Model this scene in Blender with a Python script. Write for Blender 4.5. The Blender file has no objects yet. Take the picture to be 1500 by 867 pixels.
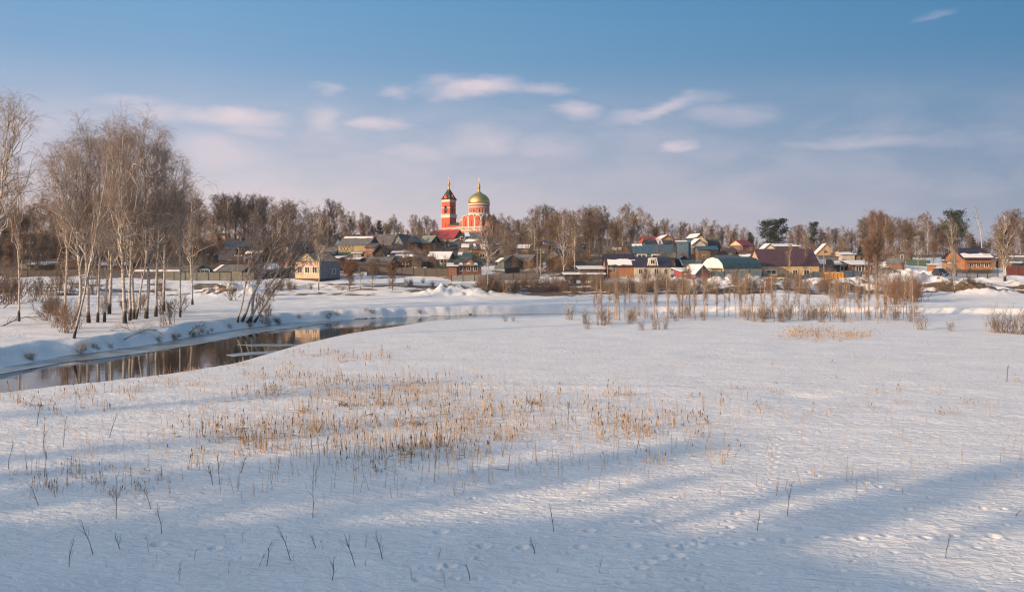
import bpy, math, random
import numpy as np
from mathutils import Vector, Matrix
SC = bpy.context.scene
COL = SC.collection
F = 1299.0; HOR = 385.0; CH = 8.0          # lens in photo pixels, horizon row, camera height
rnd = random.Random(7)
NR = np.random.default_rng(11)
def sg(r, g, b):                            # sRGB 0-255 -> linear
    f = lambda c: (c/255/12.92) if c/255 <= 0.04045 else ((c/255+0.055)/1.055)**2.4
    return (f(r), f(g), f(b), 1.0)
# ------------------------------------------------------------------ noise
def _hash(ix, iy, s):
    n = (ix.astype(np.int64)*374761393 + iy.astype(np.int64)*668265263 + s*1442695041) & 0xffffffff
    n = ((n ^ (n >> 13))*1274126177) & 0xffffffff
    return ((n ^ (n >> 16)) & 0xffff)/65535.0
def vnoise(x, y, s=0):
    x = np.asarray(x, float); y = np.asarray(y, float)
    ix = np.floor(x); iy = np.floor(y); fx = x-ix; fy = y-iy
    fx = fx*fx*(3-2*fx); fy = fy*fy*(3-2*fy)
    a = _hash(ix, iy, s); b = _hash(ix+1, iy, s); c = _hash(ix, iy+1, s); d = _hash(ix+1, iy+1, s)
    return (a*(1-fx)+b*fx)*(1-fy)+(c*(1-fx)+d*fx)*fy-0.5
def fbm(x, y, s=0, o=4):
    r = 0; a = 1.0
    for k in range(o):
        r = r+a*vnoise(x*(2**k)+17*k, y*(2**k)-9*k, s+k); a *= 0.5
    return r
def sstep(a, b, x):
    t = np.clip((x-a)/(b-a), 0, 1); return t*t*(3-2*t)
# ------------------------------------------------------------------ terrain
ZW = -0.45
def flat(px, py, z=0.0):
    D = (CH-z)*F/(py-HOR); return ((px-750)/F*D, D)
NEAR = [(-400, -30), (-130, 12), (-62, 36), (-44, 46)]+[flat(*p) for p in [(0,571),(140,556),(240,545),(330,531),(380,517),(430,503),(500,488),(560,479),(620,470),(700,463),(780,460.5),(850,459)]]
FARB = [(-400, 0), (-140, 30), (-78, 56), (-55, 65)]+[flat(p[0], p[1], ZW) for p in [(0,540),(100,521),(167,513),(233,503),(293,491),(345,483),(383,478.5),(413,474),(500,468.5),(600,463.5),(700,460.5),(830,458.5)]]
STEP = FARB+[flat(*p) for p in [(900,458),(1000,457.5),(1200,457.5),(1350,459),(1500,461),(1700,463),(2600,470)]]
FARLAND = STEP+[(900, 140), (3000, 3000), (-3000, 3000), (-3000, 0)]
RIVER = NEAR+FARB[::-1]
def inpoly(x, y, poly):
    r = np.zeros(x.shape, bool); n = len(poly)
    for i in range(n):
        x1, y1 = poly[i]; x2, y2 = poly[(i+1) % n]
        if y1 == y2: continue
        c = ((y1 > y) != (y2 > y)) & (x < (x2-x1)*(y-y1)/(y2-y1)+x1)
        r ^= c
    return r
def pdist(x, y, line):
    r = np.full(x.shape, 1e9)
    for (x1, y1), (x2, y2) in zip(line[:-1], line[1:]):
        dx, dy = x2-x1, y2-y1
        t = np.clip(((x-x1)*dx+(y-y1)*dy)/(dx*dx+dy*dy), 0, 1)
        r = np.minimum(r, (x-x1-t*dx)**2+(y-y1-t*dy)**2)
    return np.sqrt(r)
PY = [0, 150, 168, 178, 186, 195, 210, 230, 260, 300, 350, 400, 440, 480, 600, 1000, 4000]
PC = [.9, .9, 1.0, 1.5, 2.5, 3.5, 4.4, 6.0, 8.2, 11.0, 15.0, 19.0, 21.5, 23., 23., 18., 10.]
PR = [.9, .9, 1.1, 1.8, 2.8, 3.7, 4.4, 5.4, 7.0, 9.0, 10.3, 11.2, 11.7, 12., 13., 15., 10.]
PL = [.9, .9, 1.0, 1.5, 2.5, 3.5, 4.4, 6.0, 8.2, 10.5, 13.0, 15.5, 17., 18., 19., 16., 10.]
# mounds: px, py(ground), D, rx m, ry m, height
MOUNDS = [(325, 428, 180, 5.5, 3.5, 1.3), (365, 425, 182, 4.5, 3.0, 1.0), (678, 432, 178, 7.5, 3.0, 1.2), (650, 430, 180, 4, 3, .6), (662, 430, 181, 4, 2.5, .7),
          (1003, 0, 190, 4.5, 3.2, 1.5), (985, 0, 190, 4, 3.2, 1.0), (1030, 0, 190, 5, 3, .9), (1065, 0, 191, 6, 3, 1.1), (1095, 0, 190, 5, 3, 1.3), (1125, 0, 189, 4, 3, .7),
          (920, 0, 190, 4.5, 3, 1.0), (1215, 0, 188, 6, 3.5, 1.2), (1245, 0, 189, 4, 3.5, 1.4), (1190, 0, 187, 4, 3, .7), (1262, 0, 191, 3, 3, 1.0),
          (810, 0, 240, 5, 6, 1.2), (1350, 0, 196, 4.5, 2.5, .9), (1365, 0, 208, 4, 3, 1.4), (1330, 0, 222, 5, 4, 1.2), (1300, 0, 250, 6, 6, 1.5), (1405, 0, 180, 8, 3.2, 1.1), (1440, 0, 179, 5, 3, .8)]
def H(x, y):
    x = np.asarray(x, float); y = np.asarray(y, float)
    x, y = np.broadcast_arrays(x, y)
    u = x/np.maximum(y, 60.)
    wr = sstep(0.06, 0.24, u); wl = sstep(-0.22, -0.42, u)
    prof = np.interp(y, PY, PC)*(1-wr-wl)+np.interp(y, PY, PR)*wr+np.interp(y, PY, PL)*wl
    bank = sstep(172, 186, y)*(1-sstep(200, 230, y))
    rr_ = sstep(0.1, 0.2, u)
    prof = prof+(.5+.7*rr_)*vnoise(x/9, y/5, 3)*bank+(.2+.9*rr_)*vnoise(x/2.6, y/1.9, 5)*bank+.2*rr_*bank
    prof = prof+1.0*vnoise(x/40, y/40, 8)*sstep(210, 300, y)
    far = inpoly(x, y, FARLAND)
    ds = pdist(x, y, STEP); dn = pdist(x, y, NEAR); dr = dn
    river = inpoly(x, y, RIVER)
    # far side
    bw = 1.6+1.4*vnoise(x/3.1, y/3.1, 21)+1.0*vnoise(x/1.4, y/1.8, 22)+1.2*sstep(-.1, -.3, u)
    zf = prof+0.35*vnoise(x/9, y/4, 31)*sstep(2, 8, ds)*(1-sstep(150, 200, y))+0.12*vnoise(x/2.2, y/1.5, 32)
    right = sstep(4, 14, x)
    e0 = ZW*(1-right)-0.02
    zf = e0+(zf-e0)*sstep(0, 1, ds/np.maximum(bw, .7))**0.75
    # near side
    zn = 0.10*vnoise(x/14, y/9, 41)+0.10*vnoise(x/4.5, y/3.0, 42)+0.035*vnoise(x/1.5, y/1.0, 43)
    zn = zn*np.where(x < 10, .25+.75*sstep(1, 10, dn), 1)
    zn = zn-0.22*np.exp(-((x-17.5)/2.2)**2-((y-53.5)/1.6)**2)      # hollow in the field
    zn = zn+.12*np.exp(-((y-68-0.1*x)/2.6)**2)*sstep(14, 24, x)+.12*np.exp(-((y-57+0.06*x)/1.2)**2)*(1-sstep(10, 20, x))*sstep(-6,0,x)
    kk = np.where(x < 8, 1., 1-sstep(8, 14, x)); zn = ZW+(zn-ZW)*(1-kk+kk*sstep(-.3, 1, dn/1.2))
    inr = ZW-0.7*sstep(0, 1.2, np.minimum(dn, ds))
    z = np.where(far, zf, np.where(river, inr, zn))
    # road embankment the camera stands on
    emb = sstep(14, 3, y)*6.3
    z = np.where(y < 14, z*(1-sstep(14, 8, y))+emb, z)
    z = z+4.6*np.exp(-((x+42)/28)**4-((y-7)/8)**2)*(1+.3*vnoise(x/6, y/6, 91))  # unseen rise beyond the left frame edge, added to shade the near snow
    for px, _, D, rx, ry, h in MOUNDS:
        mx = (px-750)/F*D
        g = ((x-mx)/rx)**2+((y-D)/ry)**2
        z = z+(.62 if px > 900 and px < 1300 else 1)*h*np.exp(-g)*(1+1.0*vnoise(x/1.3, y/1.3, 51)+.5*vnoise(x/.7, y/.8, 52))
    return z
def Hs(x, y): return float(H(np.array([x]), np.array([y]))[0])
_DS = np.concatenate([np.arange(15, 200, .5), np.arange(200, 700, 1.)])
def gp(px, py):                              # where the ray of a photo pixel meets the ground
    xs = (px-750)/F*_DS; zr = CH-(py-HOR)/F*_DS
    h = H(xs, _DS); k = np.argmax(h >= zr)
    if h[k] < zr[k]: k = len(_DS)-1
    D = float(_DS[k]); return (float(xs[k]), D, float(h[k]))
def at(px, D):
    x = (px-750)/F*D; return (x, D, Hs(x, D))
# ------------------------------------------------------------------ mesh helpers
def mesh_np(name, V, Q, mat=None, smooth=True, mats=None, midx=None):
    me = bpy.data.meshes.new(name); V = np.asarray(V, np.float32); Q = np.asarray(Q, np.int32)
    k = Q.shape[1]
    me.vertices.add(len(V)); me.vertices.foreach_set('co', V.ravel())
    me.loops.add(Q.size); me.loops.foreach_set('vertex_index', Q.ravel())
    me.polygons.add(len(Q)); me.polygons.foreach_set('loop_start', np.arange(0, Q.size, k, dtype=np.int32))
    me.polygons.foreach_set('loop_total', np.full(len(Q), k, np.int32))
    if smooth: me.polygons.foreach_set('use_smooth', np.ones(len(Q), bool))
    me.update(calc_edges=True)
    for m in (mats or [mat]):
        if m: me.materials.append(m)
    if midx is not None: me.polygons.foreach_set('material_index', np.asarray(midx, np.int32))
    return me
def link(name, me, parent=None, loc=None, rot=None):
    o = bpy.data.objects.new(name, me); COL.objects.link(o)
    if parent is not None: o.parent = parent
    if loc is not None: o.location = loc
    if rot is not None: o.rotation_euler = rot
    return o
def tag(o, label=None, cat=None, group=None, kind=None):
    if label: o['label'] = label
    if cat: o['category'] = cat
    if group: o['group'] = group
    if kind: o['kind'] = kind
    return o
def thing(name, label, cat, loc=(0, 0, 0), rz=0.0, group=None):
    o = bpy.data.objects.new(name, None); COL.objects.link(o)
    o.empty_display_size = .3; o.location = loc; o.rotation_euler = (0, 0, rz)
    return tag(o, label, cat, group)
class MB:
    """collects boxes, prisms and tubes of one part"""
    def __init__(s): s.v = []; s.f = []
    def add(s, vs, fs):
        n = len(s.v); s.v += [tuple(v) for v in vs]; s.f += [tuple(i+n for i in f) for f in fs]; return s
    def box(s, x0, x1, y0, y1, z0, z1):
        return s.add([(x0,y0,z0),(x1,y0,z0),(x1,y1,z0),(x0,y1,z0),(x0,y0,z1),(x1,y0,z1),(x1,y1,z1),(x0,y1,z1)],
                     [(0,3,2,1),(4,5,6,7),(0,1,5,4),(1,2,6,5),(2,3,7,6),(3,0,4,7)])
    def slab(s, quad, t):                    # thick slab below a quad (counter-clockwise seen from above)
        a = [Vector(q) for q in quad]; n = (a[1]-a[0]).cross(a[2]-a[0]).normalized()
        b = [p-n*t for p in a]; k = len(a)
        return s.add(a+b, [tuple(range(k)), tuple(range(2*k-1, k-1, -1))]+[(i, k+i, k+(i+1) % k, (i+1) % k) for i in range(k)])
    def prism(s, prof, y0, y1):              # profile in xz extruded along y
        k = len(prof)
        return s.add([(x, y0, z) for x, z in prof]+[(x, y1, z) for x, z in prof],
                     [tuple(range(k)), tuple(range(2*k-1, k-1, -1))]+[((i+1) % k, i, k+i, k+(i+1) % k) for i in range(k)])
    def prismx(s, prof, x0, x1):             # profile in yz extruded along x
        k = len(prof)
        return s.add([(x0, y, z) for y, z in prof]+[(x1, y, z) for y, z in prof],
                     [tuple(range(k)), tuple(range(2*k-1, k-1, -1))]+[((i+1) % k, i, k+i, k+(i+1) % k) for i in range(k)])
    def lathe(s, prof, n=24, cx=0, cy=0):
        m = len(prof); vs = []
        for r, z in prof:
            for i in range(n):
                a = 2*math.pi*i/n; vs.append((cx+r*math.cos(a), cy+r*math.sin(a), z))
        fs = [(j*n+i, j*n+(i+1) % n, (j+1)*n+(i+1) % n, (j+1)*n+i) for j in range(m-1) for i in range(n)]
        fs += [tuple(range(n-1, -1, -1)), tuple((m-1)*n+i for i in range(n))]
        return s.add(vs, fs)
    def tube(s, p, q, r0, r1=None, n=6):
        r1 = r0 if r1 is None else r1
        p = Vector(p); q = Vector(q); d = (q-p).normalized()
        a = d.orthogonal().normalized(); b = d.cross(a)
        vs = [p+(a*math.cos(2*math.pi*i/n)+b*math.sin(2*math.pi*i/n))*r0 for i in range(n)]
        vs += [q+(a*math.cos(2*math.pi*i/n)+b*math.sin(2*math.pi*i/n))*r1 for i in range(n)]
        return s.add(vs, [(i, (i+1) % n, n+(i+1) % n, n+i) for i in range(n)]+[tuple(range(n-1, -1, -1)), tuple(range(n, 2*n))])
    def build(s, name, mat, parent=None, smooth=False, bevel=0):
        me = bpy.data.meshes.new(name); me.from_pydata(s.v, [], s.f)
        me.validate(); me.materials.append(mat)
        if smooth: me.polygons.foreach_set('use_smooth', [True]*len(me.polygons))
        me.update(); o = link(name, me, parent)
        if bevel:
            b = o.modifiers.new('bevel', 'BEVEL'); b.width = bevel; b.segments = 2; b.limit_method = 'ANGLE'
        return o
def copy_tree(o, parent=None):
    c = o.copy(); COL.objects.link(c); c.parent = parent
    for ch in list(o.children): copy_tree(ch, c)
    return c
# ------------------------------------------------------------------ materials
def newmat(name):
    m = bpy.data.materials.new(name); m.use_nodes = True
    nt = m.node_tree; b = nt.nodes['Principled BSDF']
    b.inputs['Roughness'].default_value = .8
    return m, nt, b
def N(nt, t, **k):
    n = nt.nodes.new(t)
    for a, v in k.items():
        if a.startswith('i_'):
            key = a[2:]; key = int(key) if key.isdigit() else key.replace('_', ' ')
            n.inputs[key].default_value = v
        else: setattr(n, a, v)
    return n
def L(nt, a, b): nt.links.new(a, b)
def math_(nt, op, a, b=None, c=None, clamp=False):
    n = nt.nodes.new('ShaderNodeMath'); n.operation = op; n.use_clamp = clamp
    for i, v in enumerate((a, b, c)):
        if v is None: continue
        if isinstance(v, (int, float)): n.inputs[i].default_value = v
        else: L(nt, v, n.inputs[i])
    return n.outputs[0]
def ramp(nt, fac, stops):
    r = nt.nodes.new('ShaderNodeValToRGB'); e = r.color_ramp.elements
    while len(e) < len(stops): e.new(.5)
    for k, (p, c) in enumerate(stops):
        e[k].position = p; e[k].color = c if len(c) == 4 else (*c, 1)
    L(nt, fac, r.inputs[0]); return r.outputs[0]
def mixc(nt, fac, a, b, mode='MIX'):
    n = nt.nodes.new('ShaderNodeMix'); n.data_type = 'RGBA'; n.blend_type = mode
    if isinstance(fac, (int, float)): n.inputs[0].default_value = fac
    else: L(nt, fac, n.inputs[0])
    for i, v in ((6, a), (7, b)):
        if isinstance(v, tuple): n.inputs[i].default_value = v
        else: L(nt, v, n.inputs[i])
    return n.outputs[2]
_MC = {}
def M(kind, col, rough=.8, **kw):
    """weathered house materials: plaster, plank, brick, metal, slate, glass"""
    if kind == 'plank':
        g_ = sum(col[:3])/3; col = tuple((c*.86+g_*.14)*.76 for c in col[:3])
    key = (kind, tuple(round(c, 4) for c in col[:3]), rough)
    if key in _MC: return _MC[key]
    m, nt, b = newmat(kind+'_paint' if kind in ('plaster', 'plank') else kind)
    b.inputs['Roughness'].default_value = rough
    tc = N(nt, 'ShaderNodeTexCoord'); co = tc.outputs['Object']
    base = (*col[:3], 1)
    dark = tuple(c*.55 for c in col[:3])+(1,)
    lite = tuple(min(.8, c*1.25+.01) for c in col[:3])+(1,)
    nz = N(nt, 'ShaderNodeTexNoise', i_Scale=1.3, i_Detail=6., i_Roughness=.65); L(nt, co, nz.inputs['Vector'])
    c = ramp(nt, nz.outputs['Fac'], [(.25, dark), (.5, base), (.8, lite)])
    sx = N(nt, 'ShaderNodeSeparateXYZ'); L(nt, co, sx.inputs[0])
    h = math_(nt, 'ADD', sx.outputs[0], sx.outputs[1])
    if kind == 'plank':
        fr = math_(nt, 'FRACT', math_(nt, 'MULTIPLY', h, 5.0 if not kw.get('horiz') else 0.0))
        if kw.get('horiz'): fr = math_(nt, 'FRACT', math_(nt, 'MULTIPLY', sx.outputs[2], 4.5))
        g = math_(nt, 'LESS_THAN', fr, .12); c = mixc(nt, math_(nt, 'MULTIPLY', g, .6), c, dark)
        wn = N(nt, 'ShaderNodeTexWhiteNoise'); wn.noise_dimensions = '1D'
        L(nt, math_(nt, 'FLOOR', math_(nt, 'MULTIPLY', sx.outputs[2] if kw.get('horiz') else h, 4.5 if kw.get('horiz') else 5.0)), wn.inputs['W'])
        c = mixc(nt, math_(nt, 'MULTIPLY', wn.outputs['Value'], .45), c, dark)
    elif kind == 'brick':
        cv = N(nt, 'ShaderNodeCombineXYZ'); L(nt, h, cv.inputs[0]); L(nt, sx.outputs[2], cv.inputs[1])
        br = N(nt, 'ShaderNodeTexBrick', i_Scale=3.2); L(nt, cv.outputs[0], br.inputs['Vector'])
        br.inputs['Color1'].default_value = base; br.inputs['Color2'].default_value = dark
        br.inputs['Mortar'].default_value = tuple(min(.6, x*.6+.12) for x in col[:3])+(1,)
        c = mixc(nt, .6, c, br.outputs['Color'])
    elif kind == 'metal':
        fr = math_(nt, 'PINGPONG', math_(nt, 'MULTIPLY', sx.outputs[0], 2.2), 1.)
        bp = N(nt, 'ShaderNodeBump', i_Strength=.6, i_Distance=.05); L(nt, fr, bp.inputs['Height']); L(nt, bp.outputs[0], b.inputs['Normal'])
        b.inputs['Roughness'].default_value = min(rough, .45)
    elif kind == 'slate':
        wv = math_(nt, 'PINGPONG', math_(nt, 'MULTIPLY', sx.outputs[0], 6.), 1.)
        bp = N(nt, 'ShaderNodeBump', i_Strength=.5, i_Distance=.06); L(nt, wv, bp.inputs['Height']); L(nt, bp.outputs[0], b.inputs['Normal'])
        n2 = N(nt, 'ShaderNodeTexNoise', i_Scale=.7, i_Detail=5.); L(nt, co, n2.inputs['Vector'])
        c = mixc(nt, ramp(nt, n2.outputs['Fac'], [(.55, (0,0,0)), (.75, (.5,.5,.5))]), c, (.30, .29, .28, 1))
    L(nt, c, b.inputs['Base Color'])
    _MC[key] = m; return m
def simple(name, col, rough=.6, metal=0.0, noise=.3):
    m, nt, b = newmat(name); b.inputs['Roughness'].default_value = rough; b.inputs['Metallic'].default_value = metal
    tc = N(nt, 'ShaderNodeTexCoord'); nz = N(nt, 'ShaderNodeTexNoise', i_Scale=3., i_Detail=5.); L(nt, tc.outputs['Object'], nz.inputs['Vector'])
    c = ramp(nt, nz.outputs['Fac'], [(.3, tuple(x*(1-noise) for x in col[:3])), (.7, col[:3])])
    L(nt, c, b.inputs['Base Color']); return m
def tint_mat(name, cols, rough=.85, scale=1.5):
    """colour picked per object, with clumpy noise over it"""
    m, nt, b = newmat(name); b.inputs['Roughness'].default_value = rough
    oi = N(nt, 'ShaderNodeObjectInfo'); tc = N(nt, 'ShaderNodeTexCoord')
    nz = N(nt, 'ShaderNodeTexNoise', i_Scale=scale, i_Detail=3.); L(nt, tc.outputs['Object'], nz.inputs['Vector'])
    k = len(cols); c = ramp(nt, oi.outputs['Random'], [(i/max(1, k-1), cols[i]) for i in range(k)])
    c = mixc(nt, 1., c, ramp(nt, nz.outputs['Fac'], [(.3, (.6,.6,.6)), (.7, (1.35,1.3,1.25))]), 'MULTIPLY')
    L(nt, c, b.inputs['Base Color']); return m
GLASS = None
def make_glass():
    m, nt, b = newmat('window_glass'); b.inputs['Base Color'].default_value = (.025, .03, .035, 1); b.inputs['Roughness'].default_value = .12
    return m
GLASS = make_glass()
def snow_mat(name, ground=False):
    m, nt, b = newmat(name); b.inputs['Roughness'].default_value = .65
    b.inputs['Specular IOR Level'].default_value = .25
    tc = N(nt, 'ShaderNodeTexCoord'); co = tc.outputs['Object']
    n1 = N(nt, 'ShaderNodeTexNoise', i_Scale=.35 if ground else 1.2, i_Detail=6.); L(nt, co, n1.inputs['Vector'])
    c = ramp(nt, n1.outputs['Fac'], [(.3, (.73,.715,.71)), (.7, (.82,.805,.795))])
    if ground:
        at_ = N(nt, 'ShaderNodeAttribute', attribute_name='dirt')
        n2 = N(nt, 'ShaderNodeTexNoise', i_Scale=.55, i_Detail=9., i_Roughness=.72); L(nt, co, n2.inputs['Vector'])
        n3 = N(nt, 'ShaderNodeTexNoise', i_Scale=4., i_Detail=4.); L(nt, co, n3.inputs['Vector'])
        f = math_(nt, 'ADD', math_(nt, 'MULTIPLY', at_.outputs['Fac'], .62), math_(nt, 'SUBTRACT', n2.outputs['Fac'], .5))
        f = ramp(nt, f, [(.30, (0,0,0)), (.40, (1,1,1))])
        earth = ramp(nt, n3.outputs['Fac'], [(.3, (.06,.04,.028)), (.55, (.17,.11,.065)), (.75, (.30,.21,.12))])
        c = mixc(nt, f, c, earth)
        # wind ripples: stretched noise, plus fine crust
        mp = N(nt, 'ShaderNodeMapping'); mp.inputs['Rotation'].default_value = (0, 0, math.radians(38)); mp.inputs['Scale'].default_value = (1.3, 2.5, 1)
        L(nt, co, mp.inputs['Vector'])
        r1 = N(nt, 'ShaderNodeTexNoise', i_Scale=1.6, i_Detail=5., i_Roughness=.6, i_Distortion=.6); L(nt, mp.outputs[0], r1.inputs['Vector'])
        r2 = N(nt, 'ShaderNodeTexNoise', i_Scale=9., i_Detail=4.); L(nt, co, r2.inputs['Vector'])
        hh = math_(nt, 'ADD', r1.outputs['Fac'], math_(nt, 'MULTIPLY', r2.outputs['Fac'], .12))
        bp = N(nt, 'ShaderNodeBump', i_Strength=.9, i_Distance=.15); L(nt, hh, bp.inputs['Height']); L(nt, bp.outputs[0], b.inputs['Normal'])
    else:
        r2 = N(nt, 'ShaderNodeTexNoise', i_Scale=3., i_Detail=5.); L(nt, co, r2.inputs['Vector'])
        bp = N(nt, 'ShaderNodeBump', i_Strength=.5, i_Distance=.15); L(nt, r2.outputs['Fac'], bp.inputs['Height']); L(nt, bp.outputs[0], b.inputs['Normal'])
    L(nt, c, b.inputs['Base Color']); return m
SNOW = snow_mat('roof_snow'); GROUND_SNOW = snow_mat('ground_snow', True)
# ================================================================== ground
def prints():
    P = []
    def line(pts, step, w=.075, side=.12, h=.05):
        pts = [flat(*p) for p in pts]
        for (x1, y1), (x2, y2) in zip(pts[:-1], pts[1:]):
            d = math.hypot(x2-x1, y2-y1); n = max(1, int(d/step))
            for i in range(n):
                t = (i+rnd.uniform(-.15, .15))/n; s = side*(1 if i % 2 else -1)
                P.append((x1+(x2-x1)*t-(y2-y1)/d*s, y1+(y2-y1)*t+(x2-x1)/d*s, w*1.25*rnd.uniform(.8, 1.25), 1.4*h*rnd.uniform(.7, 1.3)))
    line([(1165,692),(1290,714),(1380,736),(1500,752)], .5)
    line([(1000,800),(1156,790),(1348,788),(1500,784)], .8, .10, .10, .06)
    line([(1010,800),(1016,830),(1028,880)], .45, .065, .16, .04)
    line([(1020,795),(1065,772),(1125,703),(1143,636)], .5, .07, .1, .035)
    line([(650,776),(706,796),(758,798),(838,796),(918,796),(985,796),(1030,792)], 1.0, .11, .18, .07)
    line([(1030,792),(960,824),(905,838)], .45, .11)
    line([(1090,545),(1066,500)], 1.2, .08, .2, .03)
    line([(660,830),(620,850),(600,880)], .8, .09)
    line([(240,790),(330,796),(420,800)], 1.3, .11, .25, .06)
    line([(660,840),(750,800),(850,775),(1000,750)], 1.1, .09, .2, .05)
    for _ in range(60):
        px = rnd.uniform(560, 1500); py = rnd.uniform(660, 860); x, y = flat(px, py)
        P.append((x, y, rnd.uniform(.06, .13), rnd.uniform(.03, .06)))
    return P
def build_ground():
    ys = np.concatenate([np.linspace(-500, -20, 20), np.linspace(-15, 19.5, 46), np.arange(20, 46, .062), np.geomspace(46, 150, 330), np.geomspace(150.4, 260, 260), np.geomspace(262, 1500, 110), [1900, 2500, 3200]])
    ui = np.linspace(-.64, .64, 800); k = len(ui)
    t = np.linspace(0, 1, 40)[1:]
    W = np.maximum(ys, 19.5)
    X = np.empty((len(ys), k+2*len(t)))
    X[:, len(t):len(t)+k] = ui[None, :]*W[:, None]
    e = .64*W
    for j, tt in enumerate(t):
        xo = e+(3600-e)*tt**3*1.0+tt*e*.3*(1-tt)
        X[:, len(t)+k+j] = xo; X[:, len(t)-1-j] = -xo
    Y = np.repeat(ys[:, None], X.shape[1], 1)
    Z = H(X, Y)
    fine = (Y > 19) & (Y < 62) & (np.abs(X) < .64*Y)
    Z = Z+np.where(fine, .02*fbm(X/.5+Y*.35, Y/.22, 61, 3)+.05*fbm(X/1.6+Y*.3, Y/.8, 65, 2)*sstep(19, 25, Y), 0)
    for px, py, r, h in prints():
        j0, j1 = np.searchsorted(ys, [py-1.2, py+1.2])
        sub = (X[j0:j1]-px)**2+(Y[j0:j1]-py)**2
        Z[j0:j1] += -h*np.exp(-(sub/(r*r))**1.5)+h*.22*np.exp(-((np.sqrt(sub)-r*1.7)/(r*.6))**2)
    ny, nx = X.shape
    V = np.stack([X, Y, Z], -1).reshape(-1, 3)
    i = np.arange((ny-1)*(nx-1)); r = i//(nx-1); c = i % (nx-1); a = r*nx+c
    Q = np.stack([a, a+1, a+nx+1, a+nx], 1)
    me = mesh_np('ground', V, Q, GROUND_SNOW)
    # bare earth and matted grass: steep broken bank, hollows between mounds, yards
    u = X/np.maximum(Y, 60.)
    gx = np.abs(np.gradient(Z, axis=0)/np.maximum(np.gradient(Y, axis=0), 1e-3))
    bank = sstep(172, 180, Y)*(1-sstep(192, 203, Y))
    d = bank*(.42+1.1*fbm(X/6, Y/2.2, 71, 3))
    d = d+bank*(.32*sstep(-.06, -.02, u)*(1-sstep(.12, .16, u))+.10*sstep(.14, .2, u)*(1-sstep(.40, .44, u)))
    d = d-bank*.6*sstep(.44, .5, u)*(1-sstep(.53, .58, u))*0
    d = d+sstep(200, 215, Y)*(.64+.9*fbm(X/7, Y/7, 73, 3))*(1-sstep(.16, .3, u)*.35)*(1-sstep(.40, .46, u)*.4)+sstep(212, 225, Y)*sstep(-.28, -.36, u)*.5
    d = d+sstep(300, 380, Y)*.6
    bx = (1410-750)/F*181
    d = np.maximum(d, 1.25*np.exp(-((X-bx)/6.5)**4-((Y-179.5)/2.6)**4))
    edge = pdist(X, Y, STEP)
    d = np.maximum(d, .62*np.exp(-(edge/.35)**2)*(Y > 60)*(Y < 200)*(fbm(X/3, Y/3, 77, 2)+.75))
    d = np.where((Y < 60) | (Y > 3000), 0, d)
    at_ = me.attributes.new('dirt', 'FLOAT', 'POINT'); at_.data.foreach_set('value', np.clip(d, 0, 1.5).astype(np.float32).ravel())
    tag(link('ground', me), kind='structure')
build_ground()
# ------------------------------------------------------------------ river and ice
def water():
    m, nt, b = newmat('river_water'); b.inputs['Base Color'].default_value = (.010, .014, .012, 1)
    b.inputs['Roughness'].default_value = .035; b.inputs['IOR'].default_value = 1.333
    tc = N(nt, 'ShaderNodeTexCoord'); mp = N(nt, 'ShaderNodeMapping'); mp.inputs['Scale'].default_value = (.5, .9, 1); L(nt, tc.outputs['Object'], mp.inputs['Vector'])
    nz = N(nt, 'ShaderNodeTexNoise', i_Scale=1.1, i_Detail=3.); L(nt, mp.outputs[0], nz.inputs['Vector'])
    bp = N(nt, 'ShaderNodeBump', i_Strength=.06, i_Distance=.1); L(nt, nz.outputs['Fac'], bp.inputs['Height']); L(nt, bp.outputs[0], b.inputs['Normal'])
    mb = MB(); n = len(NEAR)
    # strip between widened near and far lines
    near = [(x+.3, y-1.4) for x, y in NEAR]; far = [(x-.6, y+1.6) for x, y in FARB]
    poly = near+far[::-1]
    mb.add([(x, y, ZW) for x, y in poly], [tuple(range(len(poly)))])
    tag(mb.build('river_water', m), kind='structure')
water()
def ice():
    m, nt, b = newmat('river_ice'); b.inputs['Roughness'].default_value = .3
    tc = N(nt, 'ShaderNodeTexCoord'); nz = N(nt, 'ShaderNodeTexNoise', i_Scale=.35, i_Detail=6.); L(nt, tc.outputs['Object'], nz.inputs['Vector'])
    L(nt, ramp(nt, nz.outputs['Fac'], [(.35, (.10,.14,.155)), (.65, (.32,.37,.40))]), b.inputs['Base Color'])
    def strip(poly, z, name):
        pts = [flat(p[0], p[1], ZW) for p in poly]
        # refine and roughen the outline
        out = []
        for i in range(len(pts)):
            a, c = pts[i], pts[(i+1) % len(pts)]; n = max(1, int(math.hypot(c[0]-a[0], c[1]-a[1])/1.2))
            for k in range(n):
                t = k/n; out.append((a[0]+(c[0]-a[0])*t+rnd.uniform(-.15, .15), a[1]+(c[1]-a[1])*t+rnd.uniform(-.25, .25)))
        bm = MB(); bm.add([(x, y, z) for x, y in out]+[(x, y, z-.05) for x, y in out],
               [tuple(range(len(out)))]+[(i, len(out)+i, len(out)+(i+1) % len(out), (i+1) % len(out)) for i in range(len(out))])
        tag(bm.build(name, m), kind='structure')
    strip([(-60,552),(0,548),(100,530),(167,523),(233,514),(293,504),(345,494),(400,484),(450,477.5),(500,471),(500,467),(413,472),(345,481),(293,489),(233,501),(167,511),(100,518),(0,537),(-60,545)], ZW+.03, 'ice')
    strip([(345,505),(385,504),(440,504.5),(478,504),(470,505.5),(420,506.5),(370,506.5)], ZW+.025, 'ice')
    strip([(330,520),(360,516),(400,514),(432,513),(420,515.5),(385,519),(345,522)], ZW+.025, 'ice')
ice()
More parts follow.
